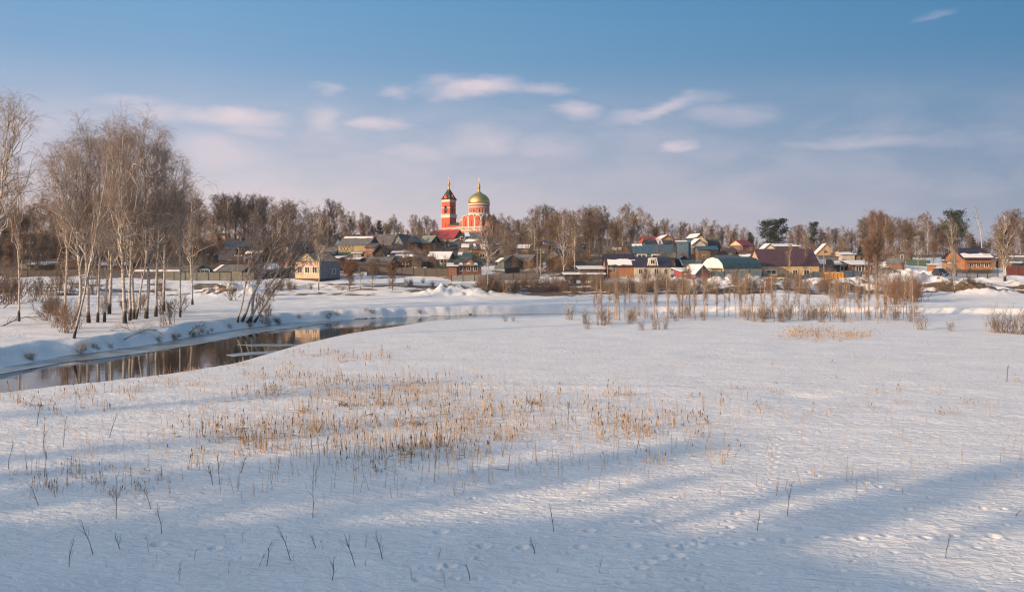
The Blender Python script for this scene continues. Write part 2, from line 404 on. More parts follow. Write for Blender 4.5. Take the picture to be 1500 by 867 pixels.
# ================================================================== light, sky, camera
SUN_AZ = math.radians(-122); SUN_EL = math.radians(13.5)      # azimuth from the view direction, towards the left and behind
sd = Vector((math.sin(SUN_AZ)*math.cos(SUN_EL), math.cos(SUN_AZ)*math.cos(SUN_EL), math.sin(SUN_EL)))
sun = bpy.data.lights.new('sun', 'SUN'); sun.energy = SUN_E = 5.0; sun.angle = math.radians(1.1); sun.color = (1.0, .70, .42)
so = link('sun', sun); so.rotation_euler = sd.to_track_quat('Z', 'Y').to_euler()
w = bpy.data.worlds.new('World'); SC.world = w; w.use_nodes = True; nt = w.node_tree
bg = nt.nodes['Background']; bg.inputs['Strength'].default_value = .10
sky = N(nt, 'ShaderNodeTexSky', sky_type='NISHITA', sun_disc=False, sun_elevation=SUN_EL, sun_rotation=SUN_AZ, air_density=1.0, dust_density=.8, ozone_density=2.5)
tc = N(nt, 'ShaderNodeTexCoord'); sx = N(nt, 'ShaderNodeSeparateXYZ'); L(nt, tc.outputs['Generated'], sx.inputs[0])
az = math_(nt, 'ARCTAN2', sx.outputs[0], sx.outputs[1]); el = math_(nt, 'ARCSINE', sx.outputs[2])
cv = N(nt, 'ShaderNodeCombineXYZ'); L(nt, az, cv.inputs[0]); L(nt, el, cv.inputs[1])
# haze colour near the horizon, pinker to the left (towards the sun), bluer to the right
side = N(nt, 'ShaderNodeMapRange', i_From_Min=-.35, i_From_Max=.55); L(nt, az, side.inputs[0])
hz = mixc(nt, side.outputs[0], (7.7, 6.3, 6.0, 1), (3.1, 3.35, 4.2, 1))
zen = mixc(nt, side.outputs[0], (1.15, 3.1, 5.4, 1), (.28, 1.75, 3.5, 1))
hm = ramp(nt, math_(nt, 'MULTIPLY', el, 2.8), [(0, (1,1,1)), (.10, (.9,.9,.9)), (.35, (.45,.45,.45)), (.62, (.12,.12,.12)), (.9, (0,0,0))])
clear = mixc(nt, .9, sky.outputs[0], zen)
base = mixc(nt, hm, clear, hz)
# clouds
dn = N(nt, 'ShaderNodeTexNoise', i_Scale=9., i_Detail=5., i_Roughness=.6); 
mp = N(nt, 'ShaderNodeMapping'); mp.inputs['Scale'].default_value = (1, 2.6, 1); L(nt, cv.outputs[0], mp.inputs['Vector']); L(nt, mp.outputs[0], dn.inputs['Vector'])
dx = N(nt, 'ShaderNodeVectorMath', operation='SUBTRACT'); L(nt, dn.outputs['Color'], dx.inputs[0]); dx.inputs[1].default_value = (.5, .5, .5)
dy = N(nt, 'ShaderNodeVectorMath', operation='MULTIPLY'); L(nt, dx.outputs[0], dy.inputs[0]); dy.inputs[1].default_value = (.10, .035, 0)
wp = N(nt, 'ShaderNodeVectorMath', operation='ADD'); L(nt, cv.outputs[0], wp.inputs[0]); L(nt, dy.outputs[0], wp.inputs[1])
CL = [(690,128,75,11,1.),(660,134,40,12,.8),(800,130,38,8,.55),(572,132,20,9,.45),(480,130,20,7,.4),(840,164,34,12,.8),(960,160,85,9,.7,-.2),(1065,165,50,14,.55),(1000,214,26,7,.7),
      (1255,208,95,9,.6),(335,172,70,12,.85),(560,180,40,10,.6),(480,172,32,18,.5),(230,165,45,14,.5),(190,145,40,8,.4),(370,190,50,8,.4),(700,205,60,20,.55),(620,222,60,14,.45),(320,222,70,20,.45),(800,215,60,14,.4),(45,175,22,14,.4),(1380,205,50,9,.3),(1375,22,20,4,.25),(900,340,400,60,.0)]
tot = None
for c in CL:
    px, py, rx, ry, s = c[:5]; ang = c[5] if len(c) > 5 else 0
    a0 = math.atan((px-750)/F); e0 = math.atan((HOR-py)/F*math.cos(a0))
    if s == 0: continue
    sub = N(nt, 'ShaderNodeVectorMath', operation='SUBTRACT'); L(nt, wp.outputs[0], sub.inputs[0]); sub.inputs[1].default_value = (a0, e0, 0)
    src = sub.outputs[0]
    if ang:
        vr = N(nt, 'ShaderNodeVectorRotate'); vr.inputs['Angle'].default_value = ang; L(nt, src, vr.inputs['Vector']); src = vr.outputs[0]
    mu = N(nt, 'ShaderNodeVectorMath', operation='MULTIPLY'); L(nt, src, mu.inputs[0]); mu.inputs[1].default_value = (F/rx/1.15, F/ry/1.3, 0)
    ln = N(nt, 'ShaderNodeVectorMath', operation='LENGTH'); L(nt, mu.outputs[0], ln.inputs[0])
    mr = N(nt, 'ShaderNodeMapRange', interpolation_type='SMOOTHSTEP', i_From_Min=1.4, i_From_Max=.05, i_To_Min=0., i_To_Max=s); L(nt, ln.outputs['Value'], mr.inputs[0])
    tot = mr.outputs[0] if tot is None else math_(nt, 'MAXIMUM', tot, mr.outputs[0])
n2 = N(nt, 'ShaderNodeTexNoise', i_Scale=9., i_Detail=7., i_Roughness=.58, i_Distortion=.3); m2 = N(nt, 'ShaderNodeMapping'); m2.inputs['Scale'].default_value = (1, 2.6, 1)
L(nt, cv.outputs[0], m2.inputs['Vector']); L(nt, m2.outputs[0], n2.inputs['Vector'])
tex = N(nt, 'ShaderNodeMapRange', i_From_Min=.35, i_From_Max=.62); L(nt, n2.outputs['Fac'], tex.inputs[0])
tot = math_(nt, 'MULTIPLY', tot, math_(nt, 'ADD', math_(nt, 'MULTIPLY', tex.outputs[0], .5), .6))
veil = N(nt, 'ShaderNodeMapRange', i_From_Min=.40, i_From_Max=.72); L(nt, n2.outputs['Fac'], veil.inputs[0])
band = ramp(nt, math_(nt, 'MULTIPLY', el, 4.), [(0, (.3,.3,.3)), (.3, (.8,.8,.8)), (.55, (.7,.7,.7)), (.8, (0,0,0))])
tot = math_(nt, 'MAXIMUM', tot, math_(nt, 'MULTIPLY', math_(nt, 'MULTIPLY', veil.outputs[0], band), .42))
cc = mixc(nt, side.outputs[0], (7.8, 6.3, 6.4, 1), (5.2, 4.9, 5.8, 1))
full = mixc(nt, math_(nt, 'MINIMUM', tot, .85), base, cc)
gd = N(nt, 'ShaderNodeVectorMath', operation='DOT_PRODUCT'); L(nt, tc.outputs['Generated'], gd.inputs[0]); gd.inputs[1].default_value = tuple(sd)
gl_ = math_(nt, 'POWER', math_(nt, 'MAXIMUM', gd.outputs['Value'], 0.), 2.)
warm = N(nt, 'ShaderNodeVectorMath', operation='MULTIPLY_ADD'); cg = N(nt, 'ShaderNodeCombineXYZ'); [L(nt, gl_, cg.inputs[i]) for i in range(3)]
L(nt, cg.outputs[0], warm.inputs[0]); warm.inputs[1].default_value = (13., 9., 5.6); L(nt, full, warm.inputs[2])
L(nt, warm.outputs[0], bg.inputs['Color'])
cam = bpy.data.cameras.new('camera'); cam.sensor_width = 36; cam.lens = 36*F/1500
cam.shift_y = -(433.5-HOR)/1500; cam.clip_end = 6000; cam.clip_start = .1
co_ = link('camera', cam); co_.location = (0, 0, CH); co_.rotation_euler = (math.pi/2, 0, 0); SC.camera = co_
SC.view_settings.view_transform = 'Standard'; SC.view_settings.look = 'None'; SC.view_settings.exposure = 0.22; SC.view_settings.gamma = 1
SC.view_settings.use_curve_mapping = False
SC.cycles.use_denoising = True; SC.cycles.filter_width = 1.2; SC.cycles.sample_clamp_indirect = 4
SC.cycles.max_bounces = 5; SC.cycles.diffuse_bounces = 3; SC.cycles.glossy_bounces = 3
# ================================================================== vegetation
BIRCH_BARK = None
def bark_birch():
    m, nt, b = newmat('birch_bark'); tc = N(nt, 'ShaderNodeTexCoord'); sx = N(nt, 'ShaderNodeSeparateXYZ'); L(nt, tc.outputs['Object'], sx.inputs[0])
    mp = N(nt, 'ShaderNodeMapping'); mp.inputs['Scale'].default_value = (1.2, 1.2, 3.2); L(nt, tc.outputs['Object'], mp.inputs['Vector'])
    nz = N(nt, 'ShaderNodeTexNoise', i_Scale=1.6, i_Detail=5., i_Roughness=.7); L(nt, mp.outputs[0], nz.inputs['Vector'])
    z = math_(nt, 'MULTIPLY', sx.outputs[2], .33)
    th = math_(nt, 'ADD', nz.outputs['Fac'], math_(nt, 'MINIMUM', math_(nt, 'SUBTRACT', z, .50), .04))
    L(nt, ramp(nt, th, [(.38, (.035,.028,.024)), (.50, (.42,.36,.30)), (.72, (.60,.54,.48))]), b.inputs['Base Color'])
    return m
BIRCH_BARK = bark_birch()
DARK_BARK = tint_mat('tree_bark', [(.10,.075,.055), (.15,.12,.095), (.20,.15,.11), (.12,.09,.075)])
TWIG = tint_mat('twigs', [(.17,.12,.09), (.20,.14,.105), (.145,.115,.095), (.215,.14,.09), (.16,.125,.105)])
TWIG_NEAR = tint_mat('birch_twigs', [(.30,.225,.175), (.27,.20,.16), (.32,.225,.165)])
RED_TWIG = tint_mat('red_twigs', [(.22,.125,.08), (.24,.15,.10), (.19,.115,.08)])
BRUSH = tint_mat('brush_twigs', [(.25,.185,.135), (.19,.14,.11), (.24,.19,.15), (.29,.21,.14), (.16,.125,.10)])
SHOOT = tint_mat('shoot_bark', [(.34,.24,.17), (.42,.32,.25), (.28,.19,.13)])
NEEDLE = tint_mat('needles', [(.022,.040,.022), (.03,.048,.022), (.026,.042,.028)], .7, 1.)
def batch_tube(P, R, n=3):
    """P (N,K,3) centre lines, R (N,K) radii -> V, Q"""
    Nn, K, _ = P.shape
    d = P[:, -1]-P[:, 0]; d /= np.linalg.norm(d, axis=1, keepdims=True)+1e-9
    ref = np.where(np.abs(d[:, 2:3]) > .8, np.array([[1., 0, 0]]), np.array([[0, 0, 1.]]))
    a = np.cross(d, ref); a /= np.linalg.norm(a, axis=1, keepdims=True)+1e-9; b = np.cross(d, a)
    th = np.arange(n)*2*math.pi/n
    ring = a[:, None, :]*np.cos(th)[None, :, None]+b[:, None, :]*np.sin(th)[None, :, None]
    V = P[:, :, None, :]+ring[:, None, :, :]*R[:, :, None, None]
    idx = np.arange(Nn*K*n).reshape(Nn, K, n)
    a0 = idx[:, :-1]; b0 = idx[:, 1:]
    Q = np.stack([a0, np.roll(a0, -1, 2), np.roll(b0, -1, 2), b0], -1).reshape(-1, 4)
    return V.reshape(-1, 3), Q
def join(parts):
    V = []; Q = []; n = 0
    for v, q in parts: V.append(v); Q.append(q+n); n += len(v)
    return np.concatenate(V), np.concatenate(Q)
def unit(v): return v/(np.linalg.norm(v, axis=-1, keepdims=True)+1e-9)
def sample_on(P, idx, s):
    K = P.shape[1]; f = s*(K-1); i = np.minimum(f.astype(int), K-2); t = (f-i)[:, None]
    A = P[idx, i]; B = P[idx, i+1]
    return A*(1-t)+B*t, unit(B-A)
def grow(P, R, cnt, r, s0, s1, L0, L1, spread, up, droop, K, rr, rt, Hs_=None, side=None):
    """children of curves P: returns P2, R2"""
    Np = len(P); idx = np.repeat(np.arange(Np), cnt); n = len(idx)
    s = r.uniform(s0, s1, n)
    base, d = sample_on(P, idx, s)
    pr, _ = sample_on(np.repeat(R[:, :, None], 3, 2), idx, s); pr = pr[:, 0]
    rv = r.normal(size=(n, 3)); rv -= (rv*d).sum(1, keepdims=True)*d; rv = unit(rv)
    ang = r.uniform(spread*.7, spread*1.25, n)[:, None]
    dd = unit(d*np.cos(ang)+rv*np.sin(ang)+np.array([[0, 0, up]]))
    Ln = (L0+(L1-L0)*s)*r.uniform(.6, 1.2, n)
    Lp = np.linalg.norm(P[:, -1]-P[:, 0], axis=1)[idx]
    if side: Ln = Ln*Lp
    t = np.linspace(0, 1, K)[None, :, None]
    C = base[:, None]+dd[:, None]*t*Ln[:, None, None]
    C[:, :, 2] -= (droop*Ln[:, None]*t[:, :, 0]**2)
    C[:, 1:] += r.normal(size=(n, K-1, 3))*Ln[:, None, None]*.035
    r0 = np.minimum(pr*.75, rr*Ln); r0 = np.maximum(r0, rt)
    RR = r0[:, None]+(rt-r0[:, None])*t[:, :, 0]**.8
    return C, RR, s
def tree_mesh(seed, Ht, kind, det=1.0):
    r = np.random.default_rng(seed)
    K = 14; t = np.linspace(0, 1, K)
    p = dict(birch=(.14, 31, 2, .42, .30, .46, .10, .012, 4, 4, 2), farbirch=(.12, 32, 2, .42, .25, .48, .03, .012, 5, 4, 1), linden=(.12, 28, 4, .55, .29, .52, -.08, .013, 5, 4, 1), young=(.25, 18, 0, .30, .14, .42, .0, .011, 3, 3, 0), fork=(.18, 20, 5, .45, .3, .5, -.05, .012, 4, 3, 1), sparse=(.22, 24, 1, .3, .2, .42, .08, .012, 4, 4, 2), oval=(.06, 42, 3, .36, .26, .5, -.15, .012, 5, 4, 2))[kind]
    start, nb, lead, la, Lr, sp, droop, tr, c2, c3, c4 = p
    tr = tr*det
    wob = np.cumsum(r.normal(size=(K, 2)), 0)*Ht*.0035; wob -= wob[0]
    stem = np.zeros((1, K, 3)); stem[0, :, 2] = t*Ht*.97; stem[0, :, :2] = wob
    r0 = Ht*(.0076 if kind != 'young' else .0075)
    Rs = (r0*(1-t)**.75+.014)[None]
    Rs[0, 0] *= 1.35
    parts_t = []
    stems = [stem]; Rst = [Rs]
    if lead:
        Pl, Rl, _ = grow(stem, Rs, lead if lead > 1 else 2, r, .16 if kind == 'fork' else .3, .5, .62*Ht, .42*Ht, .32 if kind != 'linden' else .36, .55, -.03, K, .012, .014)
        stems.append(Pl); Rst.append(Rl)
    S = np.concatenate(stems); RS = np.concatenate(Rst)
    # first-order limbs: longest low in the crown, shorter to the top
    P1s = []; R1s = []
    for k in range(len(S)):
        a = start if k == 0 else .12
        cnt = int(nb*det_n(det)*(1 if k == 0 else .62))
        P1, R1, s = grow(S[k:k+1], RS[k:k+1], cnt, r, a, .97, 1, 1, sp, .35, droop*.4, 7, .012, tr*1.2)
        if kind == 'oval': shp = np.sin(np.clip((s-a)/(1-a), 0, 1)*math.pi*.9+.25)**.7
        elif kind in ('linden',): shp = (1-((s-.45)/.62)**2)
        else: shp = (1-s)**.55*(.95+.5*np.clip((s-a)*4, 0, 1))
        Lw = Ht*Lr*np.clip(shp, .12, 1)*(1 if k == 0 else .7)*r.uniform(.45, 1.4, len(s))
        P1 = P1[:, :1]+(P1-P1[:, :1])*Lw[:, None, None]/1.0/np.maximum(np.linalg.norm(P1[:, -1]-P1[:, 0], axis=1), .05)[:, None, None]
        rb = np.minimum(.0085*Lw+.008, .07); tt = np.linspace(0, 1, 7)[None]
        R1 = rb[:, None]*(1-tt)**.8+tr*1.1
        P1s.append(P1); R1s.append(R1)
    P1 = np.concatenate(P1s); R1 = np.concatenate(R1s)
    P2, R2, _ = grow(P1, R1, c2, r, .15, 1., .62, .28, .6, .15 if kind != 'birch' else .0, droop*.8, 5, .010, tr*.9, side=True)
    P3, R3, _ = grow(P2, R2, c3, r, .1, 1., .9, .55, .55, .1, droop*(1. if kind == 'birch' else .5), 4, .008, tr*.8)
    L3 = 1.15 if kind == 'birch' else .9
    P3 = P3[:, :1]+(P3-P3[:, :1])*L3*Ht/16
    if kind == 'birch':                     # hanging twigs
        P4, R4, _ = grow(P3, R3, c4, r, .2, 1., 1.1, .9, .4, -.35, .45, 4, .006, tr*.65)
    else:
        P4, R4, _ = grow(P3, R3, max(1, c4), r, .2, 1., .6, .45, .5, .1, .0, 3, .006, tr*.7)
    trunk = join([batch_tube(S[:1], RS[:1], 8)]+([batch_tube(S[1:], RS[1:], 6)] if len(S) > 1 else [])+[batch_tube(P1, R1, 4)])
    crown = join([batch_tube(P2, R2, 3), batch_tube(P3, R3, 3), batch_tube(P4, R4, 3)])
    return trunk, crown
def det_n(det): return 1.0
KINDS = {}
def proto(key, seed, Ht, kind, bark, twig, det=1.0):
    (tv, tq), (cv_, cq) = tree_mesh(seed, Ht, kind, det)
    KINDS[key] = (Ht, mesh_np('trunk', tv, tq, bark), mesh_np('crown', cv_, cq, twig))
def place_tree(key, name, label, cat, loc, height, rz=None, group=None, lean=(0, 0), sxy=1.0):
    Ht, tm, cm = KINDS[key]
    t = thing(name, label, cat, (loc[0], loc[1], loc[2]-.15), rnd.uniform(0, 6.28) if rz is None else rz, group)
    s = height/Ht; t.scale = (s*sxy, s*sxy, s)
    if lean != (0, 0):
        # lean: tilt in the world, applied before the spin of the tree
        m = Matrix.Rotation(lean[0], 4, 'Y') @ Matrix.Rotation(-lean[1], 4, 'X') @ Matrix.Rotation(t.rotation_euler[2], 4, 'Z')
        t.rotation_euler = m.to_euler()
    link('trunk', tm, t); link('crown', cm, t)
    return t
for k in range(4): proto(f'B{k}', 100+k, 24, 'birch', BIRCH_BARK, TWIG_NEAR, .66)
for k in range(2): proto(f'S{k}', 110+k, 22, 'sparse', BIRCH_BARK, TWIG_NEAR, .75)
for k in range(3): proto(f'b{k}', 120+k, 16, 'farbirch', BIRCH_BARK, TWIG, 1.15)
for k in range(4): proto(f'l{k}', 140+k, 16, 'linden', DARK_BARK, TWIG, 1.25)
for k in range(2): proto(f'o{k}', 150+k, 14, 'oval', DARK_BARK, RED_TWIG, 1.2)
for k in range(2): proto(f'f{k}', 160+k, 13, 'fork', BIRCH_BARK, TWIG, 1.1)
for k in range(4): proto(f'y{k}', 170+k, 8, 'young', SHOOT, BRUSH, .85)
# ---- conifers
def conifer(key, seed, Ht, pine):
    r = np.random.default_rng(seed)
    K = 8; t = np.linspace(0, 1, K); S = np.zeros((1, K, 3)); S[0, :, 2] = t*Ht; R = (Ht*.013*(1-t)**.8+.02)[None]
    S[0, :, :2] = np.cumsum(r.normal(size=(K, 2)), 0)*Ht*.006
    if pine:
        P1, R1, s = grow(S, R, 34, r, .35, .98, 1, 1, .9, .45, 0., 5, .014, .02)
        shp = np.sqrt(np.clip(1-((s-.66)/.36)**2, .05, 1))*Ht*.30
    else:
        P1, R1, s = grow(S, R, 110, r, .08, .99, 1, 1, 1.35, -.05, .12, 5, .01, .02)
        shp = (1-s)**.85*Ht*.24+.25
    P1 = P1[:, :1]+(P1-P1[:, :1])*shp[:, None, None]/np.maximum(np.linalg.norm(P1[:, -1]-P1[:, 0], axis=1), .05)[:, None, None]
    # needle tufts: many short blades around the outer limbs
    n = 46 if pine else 26; idx = np.repeat(np.arange(len(P1)), n); q = r.uniform(.45 if pine else .15, 1.05, len(idx))
    c, d = sample_on(P1, idx, np.minimum(q, 1)); spread = (.55 if pine else .22)*Ht/14
    c = c+r.normal(size=c.shape)*spread*np.array([1, 1, .55])
    m = 4; c = np.repeat(c, m, 0); dv = unit(r.normal(size=c.shape)+np.array([0, 0, .3 if pine else -.3]))*r.uniform(.22, .42, len(c))[:, None]*Ht/14
    w = unit(np.cross(dv, r.normal(size=c.shape)))*.075*Ht/14
    V = np.stack([c-w, c+w, c+dv+w*.4, c+dv-w*.4], 1).reshape(-1, 3); Q = np.arange(len(V)).reshape(-1, 4)
    tv, tq = join([batch_tube(S, R, 7), batch_tube(P1, R1, 4)])
    KINDS[key] = (Ht, mesh_np('trunk', tv, tq, DARK_BARK), mesh_np('crown', V, Q, NEEDLE))
conifer('pine0', 5, 14, True); conifer('pine1', 6, 14, True); conifer('spruce0', 8, 12, False)
# ---- shrubs: fans of stems
def shrub_mesh(seed, h, n, spread, thick, sub):
    r = np.random.default_rng(seed)
    az_ = r.uniform(0, 6.28, n); tl = np.abs(r.normal(0, spread, n)); Ln = h*r.uniform(.5, 1.1, n)
    K = 5; t = np.linspace(0, 1, K)[None, :, None]
    d = np.stack([np.cos(az_)*np.sin(tl), np.sin(az_)*np.sin(tl), np.cos(tl)], 1)
    base = np.stack([r.normal(0, .12*h, n), r.normal(0, .12*h, n), np.full(n, -.15)], 1)
    P = base[:, None]+d[:, None]*t*Ln[:, None, None]; P[:, 1:] += r.normal(size=(n, K-1, 3))*h*.03
    R = thick*(1.15-t[..., 0])*np.ones((n, 1))+.004
    P2, R2, _ = grow(P, R, sub, r, .25, 1., .5, .3, .5, .2, 0, 4, .01, thick*.45, side=True)
    P3, R3, _ = grow(P2, R2, 3, r, .2, 1., .6, .5, .5, .1, 0, 3, .01, thick*.4, side=True)
    return join([batch_tube(P, R, 4), batch_tube(P2, R2, 3), batch_tube(P3, R3, 3)])
SHR = {}
def shrub_proto(key, seed, h, n, spread, thick, sub, mat):
    v, q = shrub_mesh(seed, h, n, spread, thick, sub); SHR[key] = (h, mesh_np('shrub', v, q, mat))
for k in range(4): shrub_proto(f's{k}', 200+k, 3, 34, .45, .022, 6, BRUSH)
for k in range(2): shrub_proto(f'r{k}', 210+k, 3, 26, .35, .018, 4, RED_TWIG)
for k in range(2): shrub_proto(f'w{k}', 220+k, 2.2, 22, .3, .014, 3, BRUSH)
for k in range(3): shrub_proto(f'g{k}', 230+k, 5, 14, .5, .05, 9, TWIG)
def place_shrub(key, label, cat, loc, h, group=None, name='bare_bush', sxy=1.0):
    h0, me = SHR[key]; o = link(name, me); s = h/h0; o.scale = (s*sxy, s*sxy, s); o.location = loc; o.rotation_euler = (0, 0, rnd.uniform(0, 6.28))
    return tag(o, label, cat, group)
def tree_top(key, px, D, top, name, label, cat='tree', group=None, lean=(0, 0), sxy=1.0, rz=None):
    x, y, z = at(px, D); h = CH-(top-HOR)/F*D-z
    return place_tree(key, name, label, cat, (x, y, z), max(2.5, h), rz, group, lean, sxy)
# ------------------------------------------------------------------ the birch stand on the left river bank
def bt(key, px, py, top, label, lean=(0, 0), sxy=1.0, rz=None, name='birch_tree', D=None):
    loc = gp(px, py) if D is None else at(px, D)
    h = (CH-loc[2]-(top-HOR)/F*loc[1])/max(.5, math.cos(lean[0]))
    return place_tree(key, name, label, 'birch tree', loc, h, rz, 'birches on the left river bank', lean, sxy)
R_ = math.radians
bt('S0', 28, 471, 215, 'slim straight birch at the far left, standing apart on the bank', sxy=.7)
bt('B1', -14, 478, 150, 'large weeping birch at the left picture edge with long hanging twigs, mostly cut off', lean=(R_(4), 0), sxy=1.1)
bt('S1', 108, 497, 205, 'birch leaning out from the water edge with a dark forked foot and white upper trunk', lean=(R_(12), 0), sxy=.7)
bt('B3', 116, 463, 192, 'tall birch behind the leaning one, leftmost upright trunk of the stand', sxy=1.0)
bt('B0', 130, 473, 172, 'birch with dark foot just right of the leaning birch', sxy=1.0)
bt('B1', 143, 472, 215, 'birch with evenly white trunk left of the curved one', sxy=.9)
bt('B2', 153, 472, 200, 'birch whose foot curves to the left before it rises', lean=(R_(3), 0), sxy=.85)
bt('B3', 183, 474, 166, 'thickest dark-barked birch in the middle of the stand', sxy=1.05)
bt('S0', 190, 470, 180, 'thin birch pressed against the thickest dark trunk', sxy=.85)
bt('B0', 196, 468, 190, 'slender reddish birch right behind the middle trunks', sxy=.9)
bt('S0', 199, 468, 205, 'birch slanting up to the right from the middle of the stand', lean=(R_(9), 0), sxy=.7)
bt('B3', 214, 467, 170, 'dark upright birch crossed by the slanting trunk', sxy=1.0)
bt('B0', 228, 464, 195, 'forked birch with warm lit upper limbs on the right of the stand', sxy=1.0)
bt('S1', 264, 465, 235, 'slim pale birch standing alone right of the stand', sxy=.75)
bt('B2', 240, 440, 205, 'birch behind the right side of the stand', D=128, sxy=.95)
bt('B3', 160, 440, 180, 'birch in the back row behind the middle of the stand', D=122, sxy=1.0)
bt('B1', 95, 440, 215, 'birch in the back row at the left side of the stand', D=125, sxy=.9)
bt('B0', 282, 430, 262, 'short birch behind the lone slim birch', D=150, sxy=1.)
# leaning clump in the middle left
for px, dx, top, lab, q in [(348, 24, 320, 'leftmost stem of the leaning birch clump, thin and straight', .5), (354, 60, 285, 'second leaning birch of the clump with pale upper trunk', .6),
                         (362, 82, 305, 'birch of the clump leaning farthest to the right', .6), (366, 30, 290, 'birch of the clump in the middle with dark foot', .75), (372, 72, 325, 'short leaning birch at the right foot of the clump', .6)]:
    x, y, z = gp(px, 472); hp = (CH-z-(top-HOR)/F*y); an = math.atan(1.25*dx/F*y/hp)
    place_tree(rnd.choice(['S0', 'S1']), 'birch_tree', lab, 'birch tree', (x, y, z), hp/math.cos(an), None, 'leaning birch clump', (an, 0), q*2.0)
# ------------------------------------------------------------------ single trees between bank and village
def mid(key, px, py, top, label, sxy=1.0, cat='tree', name='bare_tree', lean=(0, 0)):
    loc = gp(px, py); h = CH-loc[2]-(top-HOR)/F*loc[1]
    return place_tree(key, name, label, cat, loc, h, None, None, lean, sxy)
mid('f0', 467, 425, 312, 'bare forked tree with lit trunk in front of the cream house', .75)
mid('o0', 512, 425, 377, 'left one of the dark pollarded trees right of the cream house', 1.6)
mid('f1', 528, 424, 382, 'thin reddish tree between the two dark pollarded trees', 1.)
mid('l1', 545, 425, 378, 'pollarded tree with a black trunk in the middle of the snow bank', 1.5)
mid('o1', 575, 426, 382, 'pollarded tree with brown trunk before the plank fence, right one of its row', 1.6)
mid('f0', 714, 428, 316, 'large birch with pale forked trunk right of the brick house', .9, 'birch tree', 'birch_tree')
mid('b1', 826, 406, 306, 'tall birch with reddish crown beside the snow heap left of the sheds', .9, 'birch tree', 'birch_tree')
mid('b2', 842, 400, 315, 'tall birch with branching white top left of the wooden house', .9, 'birch tree', 'birch_tree')
mid('b0', 1471, 412, 308, 'large birch with many pale spreading stems beside the right fence', 1.2, 'birch tree', 'birch_tree')
mid('f1', 1473, 412, 330, 'low forked birch grown together with the large birch by the right fence', 1.5, 'birch tree', 'birch_tree')
mid('b1', 1394, 404, 318, 'birch with a lit trunk in front of the pine, left of the log house', .8, 'birch tree', 'birch_tree')
mid('b2', 1156, 405, 358, 'young birch with pale stem in front of the brown roofed building', .9, 'birch tree', 'birch_tree')
mid('b0', 1181, 405, 362, 'thin birch right before the end of the brown roofed building', .8, 'birch tree', 'birch_tree')
mid('o0', 1285, 420, 333, 'reddish bushy tree standing out before the right tree line', 1.1)
mid('o1', 1272, 418, 350, 'low orange brown tree left of the reddish bushy tree', 1.1)
mid('f0', 1398, 430, 362, 'thin leaning tree on the snowy slope in front of the right fence', .6)
mid('f1', 1283, 466, 372, 'slender birch with white lower trunk at the end of the field', .5, 'birch tree', 'birch_tree')
# ------------------------------------------------------------------ tree line behind the village
SKY_T = [(-60,285,'l',330),(-30,300,'b',340),(0,300,'l',300),(18,290,'b',330),(40,303,'l',340),(60,285,'b',310),(78,296,'l',330),(100,300,'b',350),(125,290,'l',320),(150,295,'b',340),(175,288,'l',330),(205,290,'b',350),(235,292,'l',330),(262,287,'l',340),(285,290,'l',320),(300,300,'b',350),
 (318,292,'l',360),(330,286,'l',350),(345,287,'l',345),(357,289,'l',360),(370,292,'l',350),(384,290,'l',365),(400,300,'b',350),(415,296,'l',360),(430,303,'l',370),(447,305,'b',360),(460,312,'b',340),(475,305,'l',360),(490,297,'l',350),(503,306,'b',370),(516,309,'b',380),(530,311,'b',370),(541,318,'l',390),
 (578,313,'b',390),(604,314,'b',400),(614,320,'l',400),(625,318,'l',410),(636,322,'l',400),
 (722,316,'o',340),(733,312,'b',350),(745,316,'b',340),(758,322,'l',370),(768,318,'b',360),(779,305,'b',330),(788,306,'b',340),(800,301,'l',350),(810,304,'b',330),(818,310,'l',350),(834,312,'l',340),(848,306,'b',320),(858,304,'l',330),(868,308,'l',340),(878,306,'l',320),(890,312,'b',330),(900,318,'b',320),
 (912,303,'b',340),(922,300,'b',350),(934,303,'b',330),(950,312,'b',320),(962,326,'l',450),(973,324,'l',440),(985,328,'b',450),(997,326,'l',460),(1010,330,'l',450),(1024,333,'l',470),(1035,322,'b',440),(1045,322,'b',450),(1058,332,'l',480),(1068,330,'b',450),(1079,328,'b',460),(1090,333,'b',470),(1102,342,'l',500),
 (1160,332,'b',450),(1170,330,'l',440),(1182,333,'b',450),(1204,334,'l',440),(1213,332,'b',450),(1224,335,'l',460),(1236,331,'b',450),(1247,336,'l',460),(1258,328,'b',400),(1268,320,'l',380),(1278,312,'o',330),(1290,310,'o',340),(1300,318,'l',360),(1312,318,'b',350),(1325,322,'l',370),(1335,318,'b',330),(1347,315,'b',320),(1359,313,'b',330),(1370,330,'l',360),(1382,322,'l',370),
 (1408,330,'l',380),(1420,342,'l',400),(1450,350,'l',380),(1462,318,'b',330),(1480,312,'l',340),(1495,320,'b',330),(1510,316,'l',340),(1530,315,'b',330),(1560,310,'l',330)]
def region(px):
    for lim, s in [(300, 'behind the left birch stand'), (470, 'behind the leaning birch clump'), (560, 'above the yellow timbered house'), (645, 'left of the bell tower'), (770, 'right of the church'), (905, 'on the slope left of the purple-roofed houses'),
                   (1010, 'above the blue and red roofs'), (1110, 'between the pale gabled house and the pines'), (1255, 'behind the brown roofed building'), (1330, 'behind the low open sheds'), (1410, 'along the snowy lane')]:
        if px < lim: return s
    return 'behind the log house'
KW = dict(b=('birch_tree', 'tall bare birch', 'birch tree'), l=('bare_tree', 'dark broad bare tree', 'tree'), o=('bare_tree', 'rust-brown bare tree', 'tree'))
